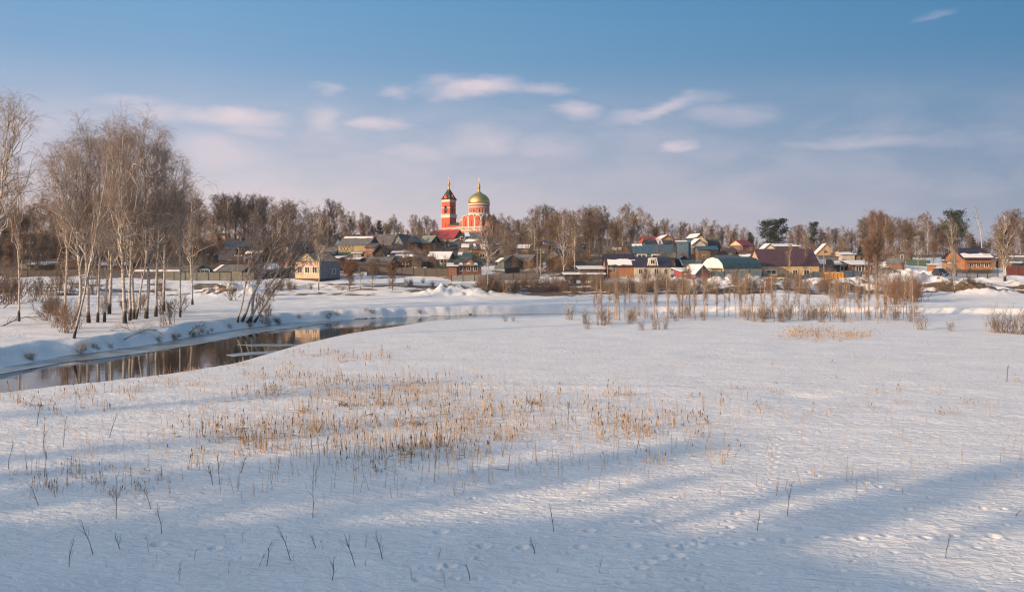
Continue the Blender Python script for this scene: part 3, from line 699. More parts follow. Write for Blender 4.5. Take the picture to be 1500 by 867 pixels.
for i, (px, top, k, D) in enumerate(SKY_T):
    key = {'b': f'b{i % 3}', 'l': f'l{i % 4}', 'o': f'o{i % 2}'}[k]
    nm, lb, ct = KW[k]
    tree_top(key, px, D+rnd.uniform(-6, 6), top, nm, f'{lb} on the sky line {region(px)}', ct, f'sky line trees {region(px)}', sxy={'b': 1.05, 'l': 1.2, 'o': 1.3}[k])
for i, (px, top, k, D) in enumerate(SKY_T):
    if px < 300 and i % 2: continue
    tree_top(f'b{(i+1) % 3}', px+rnd.uniform(3, 9), D+rnd.uniform(-30, 40), top+rnd.uniform(1, 12), 'birch_tree', f'slim pale birch in the sky line {region(px)}', 'birch tree', f'slim sky line birches {region(px)}', sxy=.75)
# second, lower rows thicken the wood
for i in range(150):
    px = -80+i*11+rnd.uniform(-7, 7)
    if 640 < px < 722: continue
    near = [s for s in SKY_T if abs(s[0]-px) < 30]
    if not near: continue
    top = max(s[1] for s in near)+rnd.uniform(4, 18); D = near[0][3]+rnd.choice([-55, -30, 30, 70, 110])
    key = rnd.choice(['l0', 'l1', 'l2', 'l3', 'b0', 'b1', 'o1']); k = key[0]; nm, lb, ct = KW[k]
    tree_top(key, px, D, top, nm, f'lower {lb} in the thicket {region(px)}', ct, f'thicket trees {region(px)}', sxy=1.3)
for px, D, top, key, lab, q in [(555, 360, 323, 'spruce0', 'single dark spruce rising between the bare trees above the grey roofs', 1.0),
    (1124, 330, 328, 'pine0', 'left of the two dark round-topped pines above the snow roofs', 1.3), (1142, 335, 326, 'pine1', 'right of the two dark round-topped pines above the snow roofs', 1.3),
    (1192, 380, 330, 'pine1', 'small dark pine among bare trees above the tan gabled house', .9), (1397, 270, 315, 'pine0', 'tall dark pine left of the log house with open crown', 1.1),
    (1098, 420, 340, 'spruce0', 'small dark spruce just left of the round-topped pines', 1.0), (1424, 400, 347, 'spruce0', 'dark spruce behind the roof of the log house', 1.3),
    (1260, 330, 360, 'spruce0', 'low green spruce at the foot of the rust-brown trees', 1.4), (130, 300, 330, 'spruce0', 'dark spruce in the wood behind the left birch stand', 1.2), (100, 260, 352, 'pine0', 'low dark pine right of the red-brown house at the left', 1.5), (12, 280, 340, 'pine1', 'dark pine at the left picture edge behind the house', 1.4)]:
    tree_top(key, px, D, top, 'pine_tree' if key[0] == 'p' else 'spruce_tree', lab, 'pine tree' if key[0] == 'p' else 'spruce tree', sxy=q)
# leafless snag on the right
x, y, z = at(1440, 290); sn = thing('dead_tree', 'thin leaning dead birch with few twigs against the sky above the log house', 'tree', (x, y, z))
hh = CH-(305-HOR)/F*y-z
r_ = np.random.default_rng(3); P = np.array([[(0,0,0), (-.4,0,hh*.3), (-.9,0,hh*.6), (-2.2,0,hh*.85), (-2.6,0,hh)]], float); Rr = np.array([[.2, .16, .13, .09, .03]])
link('trunk', mesh_np('trunk', *batch_tube(P, Rr, 7), BIRCH_BARK), sn)
P2, R2, _ = grow(P, Rr, 16, r_, .45, 1., 1.6, 1.0, .9, .1, .0, 4, .03, .03); P3, R3, _ = grow(P2, R2, 4, r_, .3, 1., .7, .5, .6, .1, .0, 3, .03, .025)
link('crown', mesh_np('crown', *join([batch_tube(P2, R2, 3), batch_tube(P3, R3, 3)]), TWIG), sn)
# ------------------------------------------------------------------ orchard shrubs and small trees between the houses
for i in range(180):
    px = rnd.choice([rnd.uniform(-20, 480), rnd.uniform(480, 860), rnd.uniform(480, 860), rnd.uniform(860, 1500)]); D = rnd.uniform(222, 345)
    x, y, z = at(px, D); h = rnd.uniform(2.4, 5.2)
    if px < 330: h *= 1.3
    place_shrub(f'g{i % 3}', f'small bare garden tree among the houses {region(px)}', 'bush', (x, y, z), h, f'garden trees {region(px)}', 'garden_tree')
for i in range(56):
    px = -70+i*7.2+rnd.uniform(-4, 4); D = rnd.uniform(222, 290); x, y, z = at(px, D); key = rnd.choice(['l0', 'l1', 'l2', 'l3', 'o0', 'o1'])
    place_tree(key, 'bare_tree', 'small dense dark tree in the wood behind the left birch stand', 'tree', (x, y, z), rnd.uniform(5, 10), None, 'dark wood behind the left stand', (0, 0), 1.4)
for i in range(84):
    px = 300+i*14.5+rnd.uniform(-7, 7); px = px if px < 1540 else px-1500; D = rnd.uniform(360, 460); x, y, z = at(px, D)
    if 640 < px < 722: continue
    place_shrub(f'g{i % 3}', f'brown undergrowth bush below the tree line {region(px)}', 'bush', (x, y, z), rnd.uniform(4, 7), f'undergrowth {region(px)}', sxy=1.5)
for px, D, h in [(0, 150, 6), (14, 152, 5), (-12, 140, 7), (30, 175, 4), (60, 178, 4), (88, 180, 5), (75, 176, 3.5), (50, 160, 3.6), (20, 165, 5), (105, 178, 4), (135, 178, 4), (235, 176, 3)]:
    x, y, z = at(px, D); place_shrub(f'g{abs(px) % 3}', 'bare brown bush on the bank behind the slim left birch', 'bush', (x, y, z), h, 'bushes on the left bank')
# ------------------------------------------------------------------ brush along the broken bank
i = 0
for a, b_, n, y0, y1, h0, h1, ks in [(700, 760, 18, 178, 186, 1.8, 3.2, 'rs'), (760, 860, 32, 180, 193, 1.4, 2.8, 'sr'), (860, 1010, 36, 176, 190, 1.6, 3.4, 's'), (1010, 1140, 20, 176, 187, 1.5, 3.6, 'sr'), (1140, 1340, 24, 168, 187, 1.6, 3.8, 'sr'), (1372, 1440, 16, 178.5, 182, .8, 1.6, 's'), (360, 470, 9, 182, 190, 1., 1.8, 's'), (590, 640, 7, 188, 196, .8, 1.5, 's'), (1300, 1345, 12, 150, 172, 3., 4.8, 'r')]:
    for _ in range(n):
        px = rnd.uniform(a, b_); D = rnd.uniform(y0, y1); x, y, z = at(px, D); k = rnd.choice(ks); h = rnd.uniform(h0, h1)
        col_ = 'rust-red' if k == 'r' else 'brown'; i += 1
        where = 'left of the middle sheds' if px < 860 else ('below the purple-roofed houses' if px < 1000 else ('below the green barn' if px < 1140 else ('below the yellow container' if px < 1290 else 'by the snowy lane on the right')))
        if px < 700: where = 'on the snow bank below the plank fences'
        place_shrub(f'{k}{i % (2 if k == "r" else 4)}', f'{col_} bare bush on the broken bank {where}', 'bush', (x, y, z), h, f'bank brush {where}')
# ------------------------------------------------------------------ young birches at the end of the field
stems = [(rnd.uniform(868, 1000), rnd.uniform(461, 470)) for _ in range(30)]+[(rnd.uniform(1000, 1200), rnd.uniform(462, 473)) for _ in range(34)]+[(rnd.uniform(1210, 1340), rnd.uniform(460, 474)) for _ in range(32)]
for i, (px, py) in enumerate(stems):
    loc = gp(px, py); top = rnd.uniform(388, 425) if px < 1210 else rnd.uniform(385, 420)
    h = CH-loc[2]-(top-HOR)/F*loc[1]
    where = 'in front of the purple-roofed houses' if px < 1000 else ('in front of the green barn' if px < 1210 else 'in front of the low open sheds')
    place_tree(f'y{i % 4}', 'young_birch', f'thin young birch stem on the field edge {where}', 'sapling', loc, h, None, f'saplings {where}', (rnd.uniform(-.06, .06), rnd.uniform(-.05, .05)), rnd.uniform(.6, 1.1))
for i in range(54):
    px = rnd.choice([rnd.uniform(830, 1080), rnd.uniform(1080, 1340), rnd.uniform(1100, 1340)]); loc = gp(px, rnd.uniform(462, 478 if px < 1000 else 472))
    place_shrub(f'w{i % 2}', 'low twiggy willow bush among the young birch stems', 'bush', loc, rnd.uniform(1.0, 2.5), 'willow bushes at the far end of the field', 'willow_bush')
for px, py, h in [(1350,483,2.),(1392,485,1.2),(1455,487,2.2),(1470,488,2.6),(1483,489,1.8),(1496,490,2.4),(1508,490,2.8),(1460,486,1.5),(740,471,.9),(752,471,.7),(860,482,1.2),(940,484,1.1),(960,483,1.5),(975,482,.9)]:
    place_shrub(f'w{px % 2}', 'low twiggy willow bush standing in the snowy field '+('at the right picture edge' if px > 1300 else 'short of the young birch stems'), 'bush', gp(px, py), h, 'willow bushes in the field', 'willow_bush', 1.3)
for px, py, h, l in [(98, 487, 3.0, 'reddish fan-shaped bush left of the leaning birch'), (84, 480, 2.2, 'small reddish bush at the far side of the fan-shaped one'), (110, 482, 2.6, 'bush growing round the foot of the leaning birch')]:
    place_shrub('r0', l, 'bush', gp(px, py), h)
for i, (px, py) in enumerate([(383, 455), (395, 440), (407, 425), (390, 470), (340, 440)]):
    place_shrub('g1', 'tangled bush on the snow beside the leaning birch clump', 'bush', gp(px, py), rnd.uniform(2., 3.5), 'bushes beside the leaning clump')
for i in range(15):
    px = rnd.uniform(50, 285); py = rnd.uniform(452, 476); place_shrub(rnd.choice(['g1', 'g0', 'g2', 'w0', 'w1']), 'thin dark undergrowth bush between the trunks of the left birch stand', 'bush', gp(px, py), rnd.uniform(1.0, 3.2), 'undergrowth in the left birch stand', 'undergrowth_bush', .9)
for i in range(34):
    k_ = rnd.randrange(4, len(FARB)-2); t_ = rnd.random(); x = FARB[k_][0]*(1-t_)+FARB[k_+1][0]*t_; y = FARB[k_][1]*(1-t_)+FARB[k_+1][1]*t_; x -= rnd.uniform(-.2, .8)*.6; y += rnd.uniform(.2, 1.6)
    place_shrub(rnd.choice(['w0', 'w1']), 'small dark tangle of twigs hanging over the far river bank edge', 'twigs', (x, y, Hs(x, y)), rnd.uniform(.35, .9), 'twigs on the far bank edge', 'bank_twigs', 1.9)
# fallen branches
def fallen(px, py, L_, rz, label):
    loc = gp(px, py); r = np.random.default_rng(int(px))
    P = np.array([[(0,0,-.1), (L_*.3,0,.45), (L_*.65,.1,.9), (L_,.2,.8)]], float); Rr = np.array([[.07, .055, .04, .015]])
    P2, R2, _ = grow(P, Rr, 14, r, .2, 1., L_*.35, L_*.25, .7, .15, 0, 4, .02, .012); P3, R3, _ = grow(P2, R2, 4, r, .3, 1., .5, .4, .6, .0, 0, 3, .02, .009)
    o = link('fallen_branch', mesh_np('fallen_branch', *join([batch_tube(P, Rr, 6), batch_tube(P2, R2, 4), batch_tube(P3, R3, 3)]), DARK_BARK)); o.location = loc; o.rotation_euler = (0, 0, rz)
    tag(o, label, 'branch')
fallen(180, 497, 3.4, .2, 'dark fallen branch sticking up from the snow above the ice edge')
fallen(205, 494, 3.0, 2.8, 'fallen branch arching left toward the foot of the stand')
fallen(0, 478, 4.5, 1.0, 'slanting dead bough at the left edge beside the slim birch')
fallen(276, 490, 1.6, .5, 'small dark branch lying on the ice edge')
# shade trees beyond the left and rear frame edge: their shadows streak the field
rs_ = random.Random(4)
for i, (x, y, h, k) in enumerate([(-52, 16, 13, 'B0'), (-62, 24, 16, 'B1'), (-78, 33, 15, 'B2'), (-92, 40, 16, 'B3'), (-70, 12, 12, 'b0'),
    ]+[(rs_.uniform(-75, -9), rs_.uniform(1, 15), rs_.uniform(2.6, 5.6), rs_.choice(['o0', 'o1', 'l0', 'l1', 'l2', 'l3'])) for _ in range(52)]):
    z = Hs(x, y); place_tree(k, 'bare_tree', 'bare roadside tree beyond the left edge of the view', 'tree', (x, y, z), h, None, 'trees outside the view', (0, 0), 1 if i < 5 else 1.7)
# ------------------------------------------------------------------ reeds
STRAW = tint_mat('dry_reed', [(.54,.39,.25), (.42,.29,.18), (.60,.46,.31), (.36,.24,.15), (.50,.37,.25)], .8, 4.)
HEAD = simple('reed_head', (.10, .055, .03), .9)
DKTW = simple('dark_twig', (.05, .038, .032), .8)
def reed_mesh(seed, n, spread, h, tilt=.10, r0=.0095):
    r = np.random.default_rng(seed); K = 4; t = np.linspace(0, 1, K)[None, :, None]
    base = np.stack([r.normal(0, spread, n), r.normal(0, spread, n), np.full(n, -.08)], 1)
    d = unit(np.stack([r.normal(0, tilt, n), r.normal(0, tilt, n), np.ones(n)], 1)); Ln = h*r.uniform(.35, 1.1, n)
    P = base[:, None]+d[:, None]*t*Ln[:, None, None]
    P[:, 0, :2] *= .05; P[:, 0, 2] = -.16; P[:, 1] = base+d*.12*Ln[:, None]+np.array([0, 0, .03])
    R = np.full((n, K), r0)*np.array([1., 1., 1.2, .35])[None]*r.uniform(.6, 1.5, n)[:, None]
    br = r.random(n) < .25                   # some stems are snapped over
    P[br, 3] = P[br, 2]+np.stack([r.normal(0, .14*h, br.sum()), r.normal(0, .14*h, br.sum()), r.uniform(-.16, .06, br.sum())*h], 1)
    nb = n; bi = r.integers(0, n, nb)        # leaf blades
    P2 = P[bi]*1.0; off = r.normal(0, .10*h, (nb, 2)); P2[:, 2:, :2] += off[:, None]*np.linspace(.5, 1, 2)[None, :, None]; P2[:, :, 2] *= r.uniform(.3, .8, nb)[:, None]
    hd = np.where(~br & (r.random(n) < .3))[0]
    parts = [batch_tube(P, R, 4), batch_tube(P2, np.full((nb, K), r0*.6), 3)]
    nq = sum(len(q) for _, q in parts)
    if len(hd):
        T = P[hd, 3]; dd = d[hd]; C = np.stack([T-dd*.12, T-dd*.06, T+dd*.02], 1); parts.append(batch_tube(C, np.tile(np.array([.012, .016, .006])*r0/.008, (len(hd), 1)), 5))
    V, Q = join(parts); mi = np.zeros(len(Q), int); mi[nq:] = 1
    return mesh_np('reed_clump', V, Q, mats=[STRAW, HEAD], midx=mi)
RM = [reed_mesh(300+k, n, s, h, tl) for k, (n, s, h, tl) in enumerate([(8, .35, .8, .10), (12, .5, .75, .12), (18, .6, .8, .10), (9, .25, .6, .2), (26, .9, .7, .08), (5, .5, .95, .06), (14, .3, .45, .3), (12, 1.1, .8, .08)])]
def reeds(n, x0, x1, y0, y1, where, ks=(0, 1, 2, 3, 4, 5, 7), s0=.9, s1=1.4, slope=0.0):
    for _ in range(n):
        px = rnd.uniform(x0, x1); py = rnd.uniform(y0, y1)+slope*(px-x0); loc = gp(px, py)
        if inpoly(np.array([loc[0]]), np.array([loc[1]]), RIVER)[0]: continue
        o = link('reed_clump', RM[rnd.choice(ks)]); o.location = loc; s = rnd.uniform(s0, s1); o.scale = (s, s, s*rnd.uniform(.8, 1.2)); o.rotation_euler = (0, 0, rnd.uniform(0, 6.28))
        tag(o, f'clump of dry straw-coloured reeds in the snow {where}', 'reeds', f'reeds {where}')
reeds(28, 280, 500, 618, 668, 'in the sunlit patch left of centre')
reeds(38, 500, 750, 600, 680, 'in the sunlit patch at the centre')
reeds(46, 380, 570, 515, 600, 'behind the sunlit patch near the river', s0=.6)
reeds(22, 560, 740, 560, 605, 'in the blue shade beyond the centre patch', s0=.6)
reeds(42, 740, 1060, 575, 645, 'right of the centre patch', (0, 1, 3, 5, 6))
reeds(16, 60, 165, 670, 725, 'at the left in the foreground', (0, 3, 5, 7), .6, .9)
reeds(10, 160, 240, 690, 740, 'left of centre in the foreground', (0, 5, 3), .6, .9)
reeds(34, 190, 420, 528, 575, 'along the near river edge', (0, 1, 3, 5), .6, 1.)
reeds(20, 0, 190, 572, 610, 'at the river edge on the far left', (0, 3, 5))
reeds(12, 380, 700, 495, 530, 'on the far part of the near bank', (0, 3, 6), .5, .9)
reeds(34, 1150, 1275, 485, 500, 'in the straw-coloured patch before the young birches', (2, 4, 1), .9, 1.3)
reeds(26, 1080, 1500, 530, 620, 'scattered over the right part of the field', (0, 3, 5, 6), .6, 1.)
TM = [reed_mesh(330+k, 46, .22, .32, .55, .008) for k in range(3)]
for _ in range(8):
    px = rnd.gauss(560, 170); py = rnd.gauss(622, 32); loc = gp(px, min(700, max(520, py)))
    if inpoly(np.array([loc[0]]), np.array([loc[1]]), RIVER)[0]: continue
    o = link('grass_tuft', TM[rnd.randrange(3)]); o.location = loc; q = rnd.uniform(.7, 1.5); o.scale = (q, q, q); o.rotation_euler = (0, 0, rnd.uniform(0, 6.28)); tag(o, 'low matted tuft of bent dry grass between the reeds', 'grass tuft', 'matted grass tufts')
for px, py in [(955, 682), (280, 682), (1050, 672), (596, 572), (600, 576)]:
    reeds(1, px-2, px+2, py-2, py+2, 'standing in a tight lit tuft', (1, 2))
# single stalks scattered between the clumps, nobody could count them
V = []; nn = 3200; r = np.random.default_rng(9)
pts = []
while len(pts) < nn:
    px = r.uniform(-30, 1500); py = r.uniform(495, 730)
    dens = math.exp(-((px-520)/260)**2-((py-600)/70)**2)+.5*math.exp(-((px-900)/180)**2-((py-610)/45)**2)+.06
    if r.random() < dens:
        X_, Y_ = flat(px, py)
        if not inpoly(np.array([X_]), np.array([Y_]), RIVER)[0]: pts.append((X_, Y_))
pts = np.array(pts); zz = H(pts[:, 0], pts[:, 1]); K = 3; t = np.linspace(0, 1, K)[None, :, None]
d = unit(np.stack([r.normal(0, .12, nn), r.normal(0, .12, nn), np.ones(nn)], 1)); Ln = r.uniform(.15, .95, nn)**1.2
P = np.stack([pts[:, 0], pts[:, 1], zz-.05], 1)[:, None]+d[:, None]*t*Ln[:, None, None]
tag(link('dry_grass', mesh_np('dry_grass', *batch_tube(P, np.tile([[.010, .009, .004]], (nn, 1)), 3), STRAW)), 'thin scattered dry stalks poking out of the snow across the field', 'grass', kind='stuff')
# ---- dark twigs in the foreground
def twig(px, py, top, dx, label, fork=2):
    x, y, z = gp(px, py); h = (py-top)/F*y; r = np.random.default_rng(int(px*7+py)); w_ = dx/F*y
    P = np.array([[(0,0,-.06), (w_*.3,0,h*.35), (w_*.65,0,h*.7), (w_,0,h)]], float); P[:, 1:] += r.normal(size=(1, 3, 3))*.012; Rr = np.array([[.011, .009, .007, .004]])*max(1, y/30)
    P2, R2, _ = grow(P, Rr, fork*3, r, .25, .95, h*.4, h*.25, .55, .2, 0, 4, .02, .003)
    o = link('dry_twig', mesh_np('dry_twig', *join([batch_tube(P, Rr, 5), batch_tube(P2, R2, 4)]), DKTW)); o.location = (x, y, z); tag(o, label, 'twig')
TW = [(237,787,748,-7,'forked dark twig on the snow rise left of centre'),(137,820,770,-18,'long twig leaning left in the lower left foreground'),(176,806,785,-9,'short forked twig right of the long leaning one'),(101,836,798,6,'thin twig with side shoots at the lower left'),
 (458,762,700,1,'fine upright twig with many side shoots near the centre left'),(426,820,770,-20,'tall twig leaning left in the centre foreground'),(464,806,786,-11,'short curved twig next to the tall leaning one'),(390,836,800,8,'pale thin twig left of the tall leaning one'),
 (521,838,790,-18,'straight twig leaning left near the bottom centre'),(561,828,790,-12,'branched twig right of the straight bottom twig'),(811,785,748,-6,'forked black twig alone right of centre'),(784,820,798,-8,'small twig below the forked black twig'),
 (689,855,830,-6,'small twig at the bottom right of centre'),(486,850,815,4,'twig with an upward fork at the bottom centre'),(1109,780,752,4,'small tuft-like twig in the right foreground'),(1153,755,708,7,'thin straw twig in the right half'),(1385,822,790,6,'faint twig at the lower right'),
 (170,763,700,1,'tall thin twig among the foreground reeds'),(57,745,715,-14,'bent twig at the left foreground edge'),(222,746,715,-12,'bent twig left of the forked rise twig'),(312,715,682,-9,'thin twig left of the pale patch'),(322,715,672,-4,'thin upright twig beside the pale patch'),
 (353,695,670,8,'branching twig in front of the sunlit reeds'),(1486,757,745,10,'twigs lying flat at the right picture edge'),(12,690,648,8,'tall cattail stem at the left picture edge'),(65,700,655,5,'tall cattail stem above the foreground reeds'),(63,655,612,3,'upright stem left on the open snow'),(92,655,610,5,'thin stem right of the upright one on open snow'),(54,625,592,6,'dark stem farther back on the left snow'),(160,640,605,12,'leaning stem between the two left snow stems'),(832,632,590,1,'tall dark stem right of the central reeds'),(1475,560,535,2,'dark stem at the far right of the field')]
for tw in TW: twig(*tw)
for i in range(30):
    px = rnd.uniform(60, 600) if i < 20 else rnd.uniform(600, 900); py = rnd.uniform(800, 866)
    x, y, z = gp(px, py); o = link('dry_twig', bpy.data.objects['dry_twig.0%02d' % (1+i % 15)].data); o.location = (x, y, z); s = rnd.uniform(.3, .7); s *= .8; o.scale = (s, s, s); o.rotation_euler = (rnd.uniform(-.3, .3), rnd.uniform(-.3, .3), rnd.uniform(0, 6.28))
    tag(o, 'small faint twig tip poking out of the blue shaded snow at the bottom', 'twig', 'twig tips in the bottom foreground')
# ================================================================== buildings
def C(r, g, b, k=.8):
    c = sg(r, g, b); return tuple(x*k for x in c[:3])
WHITE = simple('white_trim', (.70, .68, .64), .6)
DARKM = simple('dark_wood', (.06, .045, .04), .8)
CHIM = M('brick', C(150, 95, 80))
GREYW = M('plank', C(120, 110, 105))
def window(parent, x, z, w, h, y, face='f', frame=WHITE, d=0, mull=True):
    """window frame child with a pane sub-part; face f = front (y = -d/2), l / r = side walls"""
    fr = MB(); t = max(.09, w*.12); gl = MB()
    def bx(mb, a0, a1, z0, z1, n0, n1):
        if face == 'f': mb.box(a0, a1, y-n1, y-n0, z0, z1)
        elif face == 'l': mb.box(y-n1, y-n0, a0, a1, z0, z1)
        else: mb.box(y+n0, y+n1, a0, a1, z0, z1)
    bx(fr, x-w/2-t, x-w/2, z-t, z+h+t, -.03, .08); bx(fr, x+w/2, x+w/2+t, z-t, z+h+t, -.03, .08)
    bx(fr, x-w/2, x+w/2, z-t, z, -.03, .10); bx(fr, x-w/2, x+w/2, z+h, z+h+t, -.03, .08)
    if mull: bx(fr, x-t*.3, x+t*.3, z, z+h, -.02, .06)
    bx(gl, x-w/2, x+w/2, z, z+h, -.02, .03)
    f = fr.build('window', frame, parent); gl.build('pane', GLASS, f)
def roof_mb(rt, w, d, eh, rh, o=.45, t=.14):
    mb = MB(); W = w/2+o; Dd = d/2+o
    if rt == 'side':
        sl = (rh-eh)/(d/2); ez = eh-sl*o
        mb.slab([(-W,-Dd,ez),(W,-Dd,ez),(W,0,rh),(-W,0,rh)], t); mb.slab([(W,Dd,ez),(-W,Dd,ez),(-W,0,rh),(W,0,rh)], t)
    elif rt == 'gable':
        sl = (rh-eh)/(w/2); ez = eh-sl*o
        mb.slab([(-W,Dd,ez),(-W,-Dd,ez),(0,-Dd,rh),(0,Dd,rh)], t); mb.slab([(W,-Dd,ez),(W,Dd,ez),(0,Dd,rh),(0,-Dd,rh)], t)
    elif rt == 'hip':
        k = min(w, d)/2*.95
        if w >= d: r1, r2 = (-w/2+k, 0, rh), (w/2-k, 0, rh)
        else: r1, r2 = (0, -d/2+k, rh), (0, d/2-k, rh)
        ez = eh-.1; a, b, c, e = (-W,-Dd,ez), (W,-Dd,ez), (W,Dd,ez), (-W,Dd,ez)
        if w >= d:
            mb.slab([a, b, r2, r1], t); mb.slab([c, e, r1, r2], t); mb.slab([b, c, r2], t); mb.slab([e, a, r1], t)
        else:
            mb.slab([a, b, r1], t); mb.slab([c, e, r2], t); mb.slab([b, c, r2, r1], t); mb.slab([e, a, r1, r2], t)
    elif rt == 'shed':
        mb.slab([(-W,-Dd,eh),(W,-Dd,eh),(W,Dd,rh),(-W,Dd,rh)], t)
    elif rt == 'gambrelx':                  # barn roof, ridge along x
        pr = [(-Dd, eh-.1), (-Dd*.86, eh+(rh-eh)*.45), (-Dd*.5, eh+(rh-eh)*.85), (0, rh), (Dd*.5, eh+(rh-eh)*.85), (Dd*.86, eh+(rh-eh)*.45), (Dd, eh-.1)]
        for (y0, z0), (y1, z1) in zip(pr[:-1], pr[1:]): mb.slab([(-W,y0,z0),(W,y0,z0),(W,y1,z1),(-W,y1,z1)], t)
    return mb
def wall_mb(rt, w, d, eh, rh, lo=-1.6):
    mb = MB(); x, y = w/2, d/2
    if rt in ('side',): mb.prismx([(-y,lo),(y,lo),(y,eh),(0,rh-.1),(-y,eh)], -x, x)
    elif rt == 'gable': mb.prism([(-x,lo),(x,lo),(x,eh),(0,rh-.1),(-x,eh)], -y, y)
    elif rt == 'shed': mb.prismx([(-y,lo),(y,lo),(y,rh-.15),(-y,eh-.15)], -x, x)
    elif rt == 'gambrelx': mb.prismx([(-y,lo),(y,lo),(y,eh),(y*.84,eh+(rh-eh)*.42),(y*.48,eh+(rh-eh)*.8),(0,rh-.12),(-y*.48,eh+(rh-eh)*.8),(-y*.84,eh+(rh-eh)*.42),(-y,eh)], -x, x)
    else: mb.box(-x, x, -y, y, lo, eh)
    return mb
def snow_on(rt, w, d, eh, rh, span, parent):
    """snow lying on the roof; span (x0, x1, s0, s1) fractions across and up the slope"""
    mb = MB(); x0, x1, s0, s1 = span; o = .45; t = .16
    n = 7
    def P(fx, s, lift):
        X = -w/2-o+fx*(w+2*o)
        if rt in ('side', 'gambrelx'):
            sl = (rh-eh)/(d/2); return (X, -d/2-o+s*(d/2+o), eh-sl*o+s*(rh-eh+sl*o)+lift)
        if rt == 'shed': return (X, -d/2-o+s*(d+2*o), eh+s*(rh-eh)+lift)
        if rt == 'hip': return (X*(1-.42*s) if w >= d else X*(1-.9*s), -d/2-o+s*(d/2+o), eh-.1+s*(rh-eh+.1)+lift)
        sl = (rh-eh)/(w/2)                  # gable: left slope
        return (-w/2-o+s*(w/2+o), -d/2-o+fx*(d+2*o), eh-sl*o+s*(rh-eh+sl*o)+lift)
    r = random.Random(int(w*100+d*10)); top = []; bot = []
    for k in range(n+1):
        f = x0+(x1-x0)*k/n; j = r.uniform(-.06, .06) if (s1 < .97) else 0
        a = s0+(r.uniform(-.04, .04) if s0 > .03 else 0)
        top.append((P(f, a, t), P(f, max(a+.05, s1+j), t))); bot.append((P(f, a, .02), P(f, max(a+.05, s1+j), .02)))
    V = []; Fc = []
    for k in range(n+1): V += [top[k][0], top[k][1], bot[k][0], bot[k][1]]
    for k in range(n):
        a, b = 4*k, 4*k+4
        Fc += [(a, b, b+1, a+1), (a+2, a+3, b+3, b+2), (a, a+2, b+2, b), (a+1, b+1, b+3, a+3)]
    Fc += [(0, 1, 3, 2), (4*n, 4*n+2, 4*n+3, 4*n+1)]
    mb.add(V, Fc); mb.build('roof_snow', SNOW, parent)
def house(name, label, cat, px0, px1, base, eave, ridge, d, yaw=0, rt='side', wall=None, roof=None, D=None, wins=(), side=(), snow=(), gable=None, chim=(), base_m=None, door=None, group=None, over=.4, trim=False, band=None):
    pc = (px0+px1)/2
    if D is None: _, D, _ = gp(pc, base)
    s = D/F; x, y = (pc-750)*s, D; ya = R_(yaw)
    w = (px1-px0)*s/max(.5, math.cos(ya)); z0 = CH-(base-HOR)*s
    eh = (base-eave)*s; rh = (base-ridge)*s
    # the front wall centre stands at (x, y): move back half the depth
    cx = x-math.sin(ya)*d/2*1.0; cy = y+math.cos(ya)*d/2
    gz = Hs(cx, cy); lo = min(-.3, gz-z0-1.2)
    h = thing(name, label, cat, (cx, cy, z0), ya, group)
    wall_mb(rt, w, d, eh, rh, lo).build('wall', wall, h)
    rf = roof_mb(rt, w, d, eh, rh, over).build('roof', roof, h)
    if gable and rt == 'gable': MB().prism([(-w/2+.02,eh),(w/2-.02,eh),(0,rh-.12)], -d/2-.05, -d/2+.03).build('gable', gable, h)
    if gable and rt in ('side', 'gambrelx'):
        if rt == 'side': pr = [(-d/2+.02,eh),(d/2-.02,eh),(0,rh-.12)]
        else: pr = [(-d/2,eh),(d/2,eh),(d*.42,eh+(rh-eh)*.42),(d*.24,eh+(rh-eh)*.8),(0,rh-.14),(-d*.24,eh+(rh-eh)*.8),(-d*.42,eh+(rh-eh)*.42)]
        sx_ = -1 if yaw > 0 else 1; a = sx_*w/2
        MB().prismx(pr, min(a, a+sx_*.06), max(a, a+sx_*.06)).build('gable', gable, h)
    for (fx, z, ww, hh) in wins: window(h, (fx-.5)*w, z, ww, hh, -d/2)
    for (fy, z, ww, hh) in side:
        if yaw > 0: window(h, (fy-.5)*d, z, ww, hh, -w/2, 'l')
        else: window(h, (fy-.5)*d, z, ww, hh, w/2, 'r')
    for sp in snow: snow_on(rt, w, d, eh, rh, sp, h)
    for fx in chim:
        MB().box((fx-.5)*w-.3, (fx-.5)*w+.3, -.3, .3, rh-.9, rh+.9).box((fx-.5)*w-.36, (fx-.5)*w+.36, -.36, .36, rh+.9, rh+1.02).build('chimney', CHIM, rf)
    if base_m: MB().box(-w/2-.06, w/2+.06, -d/2-.06, d/2+.06, lo, .5).build('plinth', base_m, h)
    if door:
        fx, dw, dh, dm = door; dr = MB().box((fx-.5)*w-dw/2, (fx-.5)*w+dw/2, -d/2-.06, -d/2+.02, .05, dh).build('door', dm, h)
        MB().box((fx-.5)*w+dw*.34, (fx-.5)*w+dw*.42, -d/2-.12, -d/2-.06, dh*.45, dh*.5).build('handle', DARKM, dr)
    if trim:
        MB().box(-w/2-.07, -w/2+.12, -d/2-.05, -d/2+.1, 0, eh).box(w/2-.12, w/2+.07, -d/2-.05, -d/2+.1, 0, eh).box(-w/2, w/2, -d/2-.05, -d/2, eh-.25, eh-.02).build('corner_trim', WHITE, h)
    if band:
        z1, z2, bmat = band; MB().box(-w/2-.03, w/2+.03, -d/2-.04, d/2+.04, z1, z2).build('wall_band', bmat, h)
    h['_w'] = w; h['_eh'] = eh; h['_rh'] = rh
    return h
